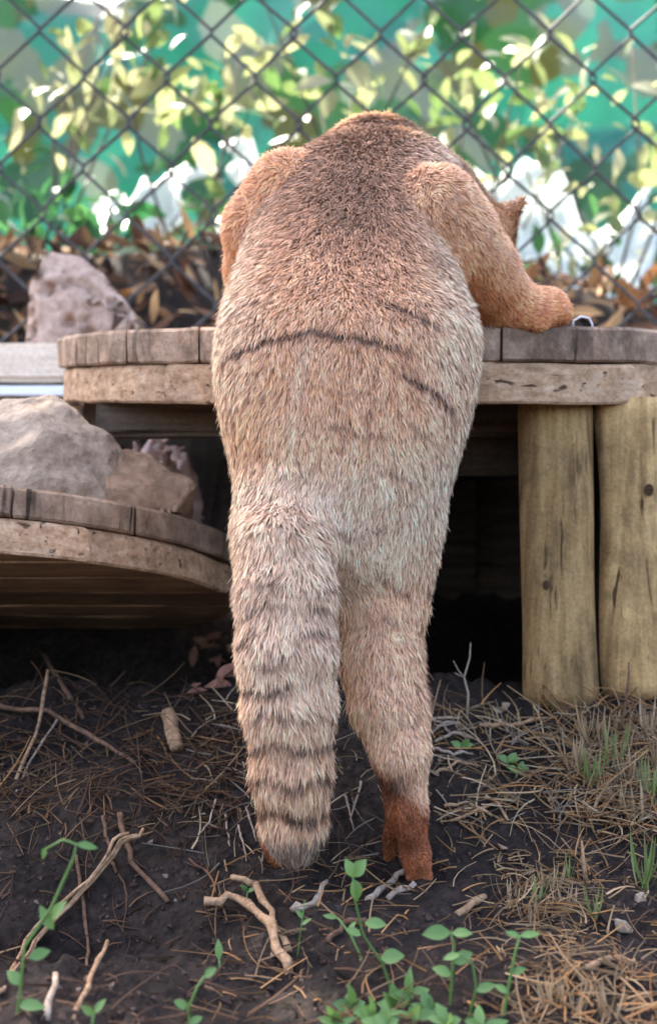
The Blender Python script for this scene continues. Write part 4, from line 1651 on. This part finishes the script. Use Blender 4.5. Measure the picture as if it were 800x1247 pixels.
seedling(22, 1236, [(0, 0, 0), (6, 60, 0), (30, 95, 0), (50, 140, 0), (52, 152, 0), (40, 156, 0), (25, 148, -.004)],
         [(0, 8, 1, .1, .022, .009), (4, 25, -.6, .5, .016, .009), (10, 50, .8, .3, .016, .009), (30, 85, .5, .8, .02, .009), (32, 75, -.5, .8, .02, .009), (52, 152, 1, -.1, .016, .006), (25, 148, -.5, -.8, .01, .006)],
         'tall hooked green seedling with paired leaves in the front soil')
seedling(478, 1215, [(0, 0, 0), (-10, 30, 0), (-30, 60, 0), (-38, 95, 0), (-40, 120, 0)],
         [(-40, 118, -.3, 1, .016, .010), (-40, 118, .5, .8, .018, .012), (-40, 115, .2, -.6, .018, .012), (-28, 70, 1, .1, .018, .010), (-12, 35, .9, .3, .02, .013), (-32, 60, -.8, .5, .014, .007)],
         'leafy green seedling with a curved stem below the bare soil')
seedling(440, 1168, [(0, 0, 0), (-12, 25, 0), (-25, 42, 0)], [(-25, 42, -.8, .2, .013, .005), (-14, 25, .4, .8, .012, .005)], 'thin bent green shoot beside the leafy curved seedling')
seedling(233, 1260, [(0, 0, 0), (-3, 25, 0), (6, 45, 0), (12, 54, 0)], [(12, 54, .6, .6, .012, .007), (-3, 25, -.7, .5, .012, .007), (-2, 12, .8, .4, .011, .006)], 'small pale green sprout standing below the elbow root')
seedling(268, 1180, [(0, 0, 0), (-1, 10, 0)], [(-1, 9, 0, 1, .017, .007)], 'single upright green leaf standing beside the elbow root')
seedling(112, 1252, [(0, 0, 0), (2, 14, 0)], [(2, 12, .5, .8, .013, .006), (2, 12, -.6, .7, .012, .006)], 'two leaved sprout beside the pale grey twig stub')
seedling(548, 1225, [(0, 0, 0), (2, 30, 0), (4, 58, 0), (0, 70, 0)], [(0, 70, -.9, .1, .022, .013), (2, 40, .7, .3, .018, .011), (1, 28, -.7, .4, .016, .010), (2, 68, .9, .2, .016, .008)], 'upright seedling with a broad top leaf in the leafy front patch')
seedling(570, 1245, [(0, 0, 0), (8, 30, 0), (4, 52, 0), (-8, 62, 0)], [(-8, 62, -.9, -.2, .014, .006), (7, 28, .8, .4, .016, .008)], 'arching seedling with a bowed tip in the leafy front patch')
seedling(612, 1240, [(0, 0, 0), (6, 30, 0), (12, 60, 0), (16, 74, 0)], [(16, 74, .9, .2, .016, .006), (16, 74, -.8, .4, .012, .005), (8, 40, .8, .4, .012, .006), (5, 22, -.7, .5, .012, .006)], 'thin pale seedling with a forked tip near the straw clump')
# low leafy patch at the front edge
for i, (a, b) in enumerate([(430, 1240), (455, 1248), (480, 1238), (505, 1250), (525, 1236), (498, 1225), (470, 1258), (545, 1255), (585, 1256), (410, 1256)]):
    seedling(a, b, [(0, 0, 0), (random.uniform(-4, 4), 8, 0)],
             [(0, 7, math.cos(t), .25 + .5 * random.random(), random.uniform(.009, .023), random.uniform(.005, .011)) for t in (0.2, 1.6, 3.0, 4.4)],
             'low broad leaved green seedling in the leafy front patch', group='seedlings of the leafy front patch')
seedling(300, 1100, [(0, 0, 0), (2, 10, 0)], [(2, 10, -.5, .6, .010, .006), (2, 10, .6, .5, .010, .005)], 'tiny sprout beside the thinner tan root')
seedling(362, 1165, [(0, 0, 0), (4, 30, 0), (8, 60, 0)], [(5, 35, .7, .6, .010, .004), (6, 42, -.5, .8, .010, .004)], 'wispy thin sprout between the roots and the curved seedling', r=.0007)
for i, (a, b) in enumerate([(617, 935), (628, 945), (560, 920)]):
    seedling(a, b, [(0, 0, 0), (2, 8, 0)], [(2, 8, math.cos(t), .5, .014, .009) for t in (0, 1.2, 2.4, 4)], 'small round leaved green plant among the twigs beside the hind leg', group='green plants among the twigs')


def tuft(px, py, n, L, spread, label, group=None, mat='grass', w=.003):
    g = ray_ground(px, py)
    root = empty('grass_tuft', g)
    for i in range(n):
        a = random.uniform(0, 6.28)
        m = MB()
        m.leaf((random.uniform(-.006, .006), random.uniform(-.006, .006), -.004), (math.cos(a) * spread, math.sin(a) * spread * .7, 1), (-math.cos(a), -math.sin(a), .6), L * random.uniform(.5, 1.1), w * random.uniform(.7, 1.3), -.45 * spread, .3)
        m.build('blade', MAT[mat], root)
    return tag(root, label, 'grass', group)


MAT['dry_grass'] = leaf_mat('dry_grass', (.22, .13, .07), (.42, .30, .17), .3)
tuft(785, 1085, 12, .06, 1.1, 'grey green grass tuft with arching blades beside the dry mat')
tuft(745, 935, 16, .055, .8, 'green grass tuft mixed with dry blades below the second post')
tuft(720, 960, 12, .05, .9, 'thin green grass tuft nearer the bare soil beside the dry grass')
tuft(790, 985, 14, .055, .9, 'green tuft of short blades at the foot of the dry grass slope')
tuft(690, 1075, 9, .035, .8, 'sparse green tuft beside the upright tan stalk stub')
tuft(650, 1100, 7, .03, .9, 'small sparse green tuft on the dry straw mat')
tuft(725, 1120, 8, .035, .9, 'short green tuft between the straw mat and the grey stone chip')
for i, (a, b) in enumerate([(700, 945), (735, 905), (765, 955), (790, 905), (715, 905), (775, 1000), (750, 985), (800, 945)]):
    tuft(a, b, 14, .05, 1.0, 'tuft of dry orange grass on the slope below the posts', 'dry grass tufts below the posts', 'dry_grass', .0026)
for i, (a, b) in enumerate([(620, 1100), (650, 1125), (690, 1105), (670, 1085), (700, 1235), (670, 1225), (740, 1240)]):
    tuft(a, b, 12, .028, 1.6, 'flat clump of dry straw on the front soil', 'dry straw clumps on the front soil', 'dry_grass', .0022)
hull_stone('stone_chip', [ray_ground(760, 1135) + Vector((random.uniform(-.012, .014), random.uniform(-.006, .006), random.uniform(-.003, .012))) for _ in range(14)], MAT['grey_stone'], 'small grey stone chip near the arching grass tuft', cuts=1, amp=.0006, seed=3, freq=100)
for i, (a, b) in enumerate([(610, 1040), (608, 868), (618, 866), (672, 985), (780, 1100)]):
    hull_stone('pebble', [ray_ground(a, b) + Vector((random.uniform(-.008, .008), random.uniform(-.005, .005), random.uniform(-.002, .009))) for _ in range(12)], MAT['brown_stone'] if i in (0, 3) else MAT['grey_stone'], 'small rough pebble lying on the dark soil', 'pebble', 'pebbles on the soil', cuts=1, amp=.0005, seed=30 + i, freq=120)


# ---------------------------------------------------------------- background beyond the fence
def camo_mat():
    m, nt, b = new_mat('green_tarpaulin')
    tc = N(nt, 'ShaderNodeTexCoord')
    dn = N(nt, 'ShaderNodeTexNoise', Scale=3.5, Detail=3.0)
    nt.links.new(tc.outputs['Object'], dn.inputs['Vector'])
    mx_ = mixcol(nt, .35, tc.outputs['Object'], dn.outputs['Color'], 'ADD')
    v = N(nt, 'ShaderNodeTexVoronoi', Scale=5.0)
    nt.links.new(mx_, v.inputs['Vector'])
    sep = N(nt, 'ShaderNodeSeparateColor')
    nt.links.new(v.outputs['Color'], sep.inputs[0])
    cr = ramp(nt, [(0, (.07, .25, .19)), (.17, (.06, .15, .065)), (.34, (.15, .16, .07)), (.5, (.10, .31, .24)), (.62, (.20, .23, .18)), (.78, (.10, .20, .10)), (.9, (.27, .32, .26))], 'CONSTANT')
    nt.links.new(sep.outputs[0], cr.inputs[0])
    nt.links.new(cr.outputs[0], b.inputs['Base Color'])
    b.inputs['Roughness'].default_value = .5
    t = N(nt, 'ShaderNodeBsdfTranslucent')
    nt.links.new(cr.outputs[0], t.inputs[0])
    mx = N(nt, 'ShaderNodeMixShader')
    mx.inputs[0].default_value = .55
    nt.links.new(b.outputs[0], mx.inputs[1])
    nt.links.new(t.outputs[0], mx.inputs[2])
    nt.links.new(mx.outputs[0], nt.nodes['Material Output'].inputs[0])
    return m


def sheet(name, x0, x1, z0, z1, y, mat, label, amp, freq, seed, nu=60, nv=40, lean=0.0, cat_='tarpaulin', thick=.004, ragged=0.0):
    us, vs2 = np.linspace(0, 1, nu), np.linspace(0, 1, nv)
    U, Vv = np.meshgrid(us, vs2, indexing='ij')
    xx = x0 + (x1 - x0) * U.ravel()
    zz = z0 + (z1 - z0) * Vv.ravel()
    q = np.stack([xx, zz, np.full(xx.shape, seed * 3.7)], 1)
    yy = y + lean * Vv.ravel() + fbm(q, freq, 3, seed) * amp
    zz = zz + vnoise(q, freq * .7, seed + 8) * amp * .6
    if ragged:
        q2 = np.stack([zz * 0 + seed, zz, xx * .3], 1)
        q3 = np.stack([xx, xx * 0 + seed, zz * .3], 1)
        xx = xx + fbm(q2, 7, 3, seed + 20) * ragged * (2 * U.ravel() - 1) ** 2
        zz = zz + fbm(q3, 7, 3, seed + 30) * ragged * 1.2 * Vv.ravel()
    idn = np.arange(nu * nv).reshape(nu, nv)
    qd = np.stack([idn[:-1, :-1], idn[1:, :-1], idn[1:, 1:], idn[:-1, 1:]], -1).reshape(-1, 4)
    c = Vector(((x0 + x1) / 2, y, z0))
    me = mesh_np(name, np.stack([xx, yy, zz], 1) - np.array(c), qd.ravel(), np.full(len(qd), 4))
    o = obj(name, me, mat)
    o.location = c
    md = o.modifiers.new('thickness', 'SOLIDIFY')
    md.thickness = thick
    return tag(o, label, cat_)


sheet('tarpaulin', -3.6, 3.8, 1.1, 2.9, 4.3, camo_mat(), 'blurred green and teal tarpaulin hanging beyond the fence', .16, 2.2, 2, 140, 60)
m, nt, b = new_mat('white_plastic')
b.inputs['Base Color'].default_value = (.78, .82, .80, 1)
b.inputs['Roughness'].default_value = .35
t = N(nt, 'ShaderNodeBsdfTranslucent')
t.inputs[0].default_value = (.8, .85, .82, 1)
mx = N(nt, 'ShaderNodeMixShader')
mx.inputs[0].default_value = .6
nt.links.new(b.outputs[0], mx.inputs[1])
nt.links.new(t.outputs[0], mx.inputs[2])
nt.links.new(mx.outputs[0], nt.nodes['Material Output'].inputs[0])
MAT['white_plastic'] = m
a, b2 = P(590, 0, 2.5).x, P(790, 0, 2.5).x
sheet('plastic_sheet', a, b2, P(0, 370, 2.5).z, P(0, 225, 2.5).z, 2.5, m, 'crumpled white plastic sheet glowing behind the raised forearm', .07, 5, 5, 44, 30, lean=.25, ragged=.16, cat_='plastic sheet')
a, b2 = P(95, 0, 2.6).x, P(245, 0, 2.6).x
sheet('plastic_sheet', a, b2, P(0, 290, 2.6).z, P(0, 195, 2.6).z, 2.6, m, 'crumpled white plastic strip above the dark bank and porous stone', .06, 5, 6, 44, 26, lean=.2, ragged=.13, cat_='plastic sheet')
a, b2 = P(262, 0, 2.6).x, P(350, 0, 2.6).x
sheet('plastic_sheet', a, b2, P(0, 290, 2.6).z, P(0, 175, 2.6).z, 2.6, m, 'small white plastic scrap peeking above the cat shoulder', .06, 5, 7, 30, 26, lean=.2, ragged=.12, cat_='plastic sheet')

LEAF_ME = {}
for k_, mt_ in (('a', 'shrub_leaf'), ('b', 'pale_leaf'), ('c', 'dark_leaf')):
    for q in range(2):
        mbl = MB()
        mbl.leaf((0, 0, 0), (1, 0, 0), (0, 0, 1), 1, .42 + .12 * q, .25, .25)
        LEAF_ME[k_ + str(q)] = mesh_pd('leaf', mbl.v, mbl.f, True)
        LEAF_ME[k_ + str(q)].materials.append(MAT[mt_])


def shrub(px, Y, label, n, wpx, ptop, pbot, mix, size=(.05, .11)):
    base_x = P(px, 200, Y).x
    g = gz1(base_x, Y)
    root = empty('leafy_shrub', (base_x, Y, g))
    mb = MB()
    tips = []
    ztop = P(px, ptop, Y).z - g
    zbot = P(px, pbot, Y).z - g
    wm = wpx * (Y - CAM.y) / F_PX / 2
    for s in range(4):
        a = random.uniform(0, 6.28)
        end = Vector((random.uniform(-wm, wm), random.uniform(-.25, .25), random.uniform(.6, 1) * ztop))
        pts = [Vector((random.uniform(-.05, .05), random.uniform(-.05, .05), -.03)), end * .45 + Vector((random.gauss(0, .05), 0, 0)), end]
        mb.tube(pts, [.006, .0045, .002], 5)
        tips.append(pts)
    mb.build('stem', MAT['bark'], root)
    for i in range(n):
        p_ = Vector((random.uniform(-wm, wm), random.uniform(-.3, .3), random.uniform(zbot, ztop)))
        if random.random() < .5:
            st_ = random.choice(tips)
            t_ = random.uniform(.4, 1)
            p_ = p_ * .45 + (st_[0].lerp(st_[2], t_)) * .55
        o = bpy.data.objects.new('leaf', LEAF_ME[random.choice(mix) + str(random.randint(0, 1))])
        col.objects.link(o)
        o.parent = root
        o.location = p_
        L = random.uniform(*size)
        o.scale = (L, L * random.uniform(.7, 1.1), L)
        o.rotation_euler = (random.gauss(0, .7), random.gauss(.3, .6), random.uniform(0, 6.28))
    return tag(root, label, 'shrub')


shrub(60, 2.35, 'pale leaved shrub beyond the fence above the porous stone', 66, 300, -40, 190, 'abbb', (.06, .13))
shrub(230, 2.55, 'mixed green shrub beyond the fence above the cat shoulder', 58, 260, -30, 180, 'abb', (.06, .13))
shrub(420, 2.45, 'yellow green shrub beyond the fence straight above the cat', 66, 300, -40, 150, 'aabb', (.06, .13))
shrub(600, 2.6, 'loose light green shrub beyond the fence above the pricked ear', 62, 280, -30, 220, 'abb', (.06, .13))
shrub(760, 2.4, 'leafy pale shrub beyond the fence beside the white plastic sheet', 72, 280, -40, 320, 'abb', (.06, .13))
shrub(60, 2.15, 'low dark green shrub on the bank above the porous stone', 50, 260, 205, 285, 'cc', (.07, .13))
shrub(265, 2.2, 'small dark green shrub on the bank beside the cat shoulder', 26, 110, 215, 285, 'cca', (.06, .10))
shrub(700, 2.25, 'low bright green shrub on the bank behind the forepaw', 44, 220, 250, 350, 'acb', (.05, .10))

# tree added out of view to block sun from the tables and front ground
tree = empty('added_shade_tree', (-2.3, 2.6, gz1(-2.3, 2.6)))
tz = tree.location.z
mb = MB()
mb.tube([Vector((0, 0, -.1)), Vector((.05, -.05, .8)), Vector((.2, -.25, 1.6)), Vector((.5, -.6, 2.1))], [.13, .10, .085, .06], 10, jitter=.05)
cc = Vector((-.08, -.12, .35)) + TO_SUN * 3.2 - Vector(tree.location)
for i in range(9):
    a = i * .7
    e = cc + Vector((math.cos(a) * .7, math.sin(a) * .7, random.uniform(-.1, .25)))
    s0_ = Vector((.45, -.55, 2.0))
    mb.tube([s0_, s0_.lerp(e, .5) + Vector((0, 0, .12)), e], [.035, .022, .008], 6)
mb.build('trunk', MAT['bark'], tree)
mb = MB()
for i in range(4000):
    a = random.uniform(0, 6.28)
    r = math.sqrt(random.random()) * 1.12
    p_ = cc + Vector((math.cos(a) * r, math.sin(a) * r, random.gauss(.1, .16)))
    if i > 2900:
        p_ = cc + Vector((random.uniform(-1.2, 1.3), random.uniform(.8, 1.5), random.gauss(.15, .1)))  # sparser leaves added to dapple the sun on the far bank
    mb.leaf(p_, (random.gauss(0, 1), random.gauss(0, 1), random.gauss(-.3, .4)), (random.gauss(0, .4), random.gauss(0, .4), 1), random.uniform(.07, .13), random.uniform(.05, .08), .2, .2)
crown = mb.build('crown', MAT['shade_tree_leaf'], tree)
kind(crown, 'stuff')
tag(tree, 'added out-of-view tree crown blocking sun from the cat and the tables', 'tree')
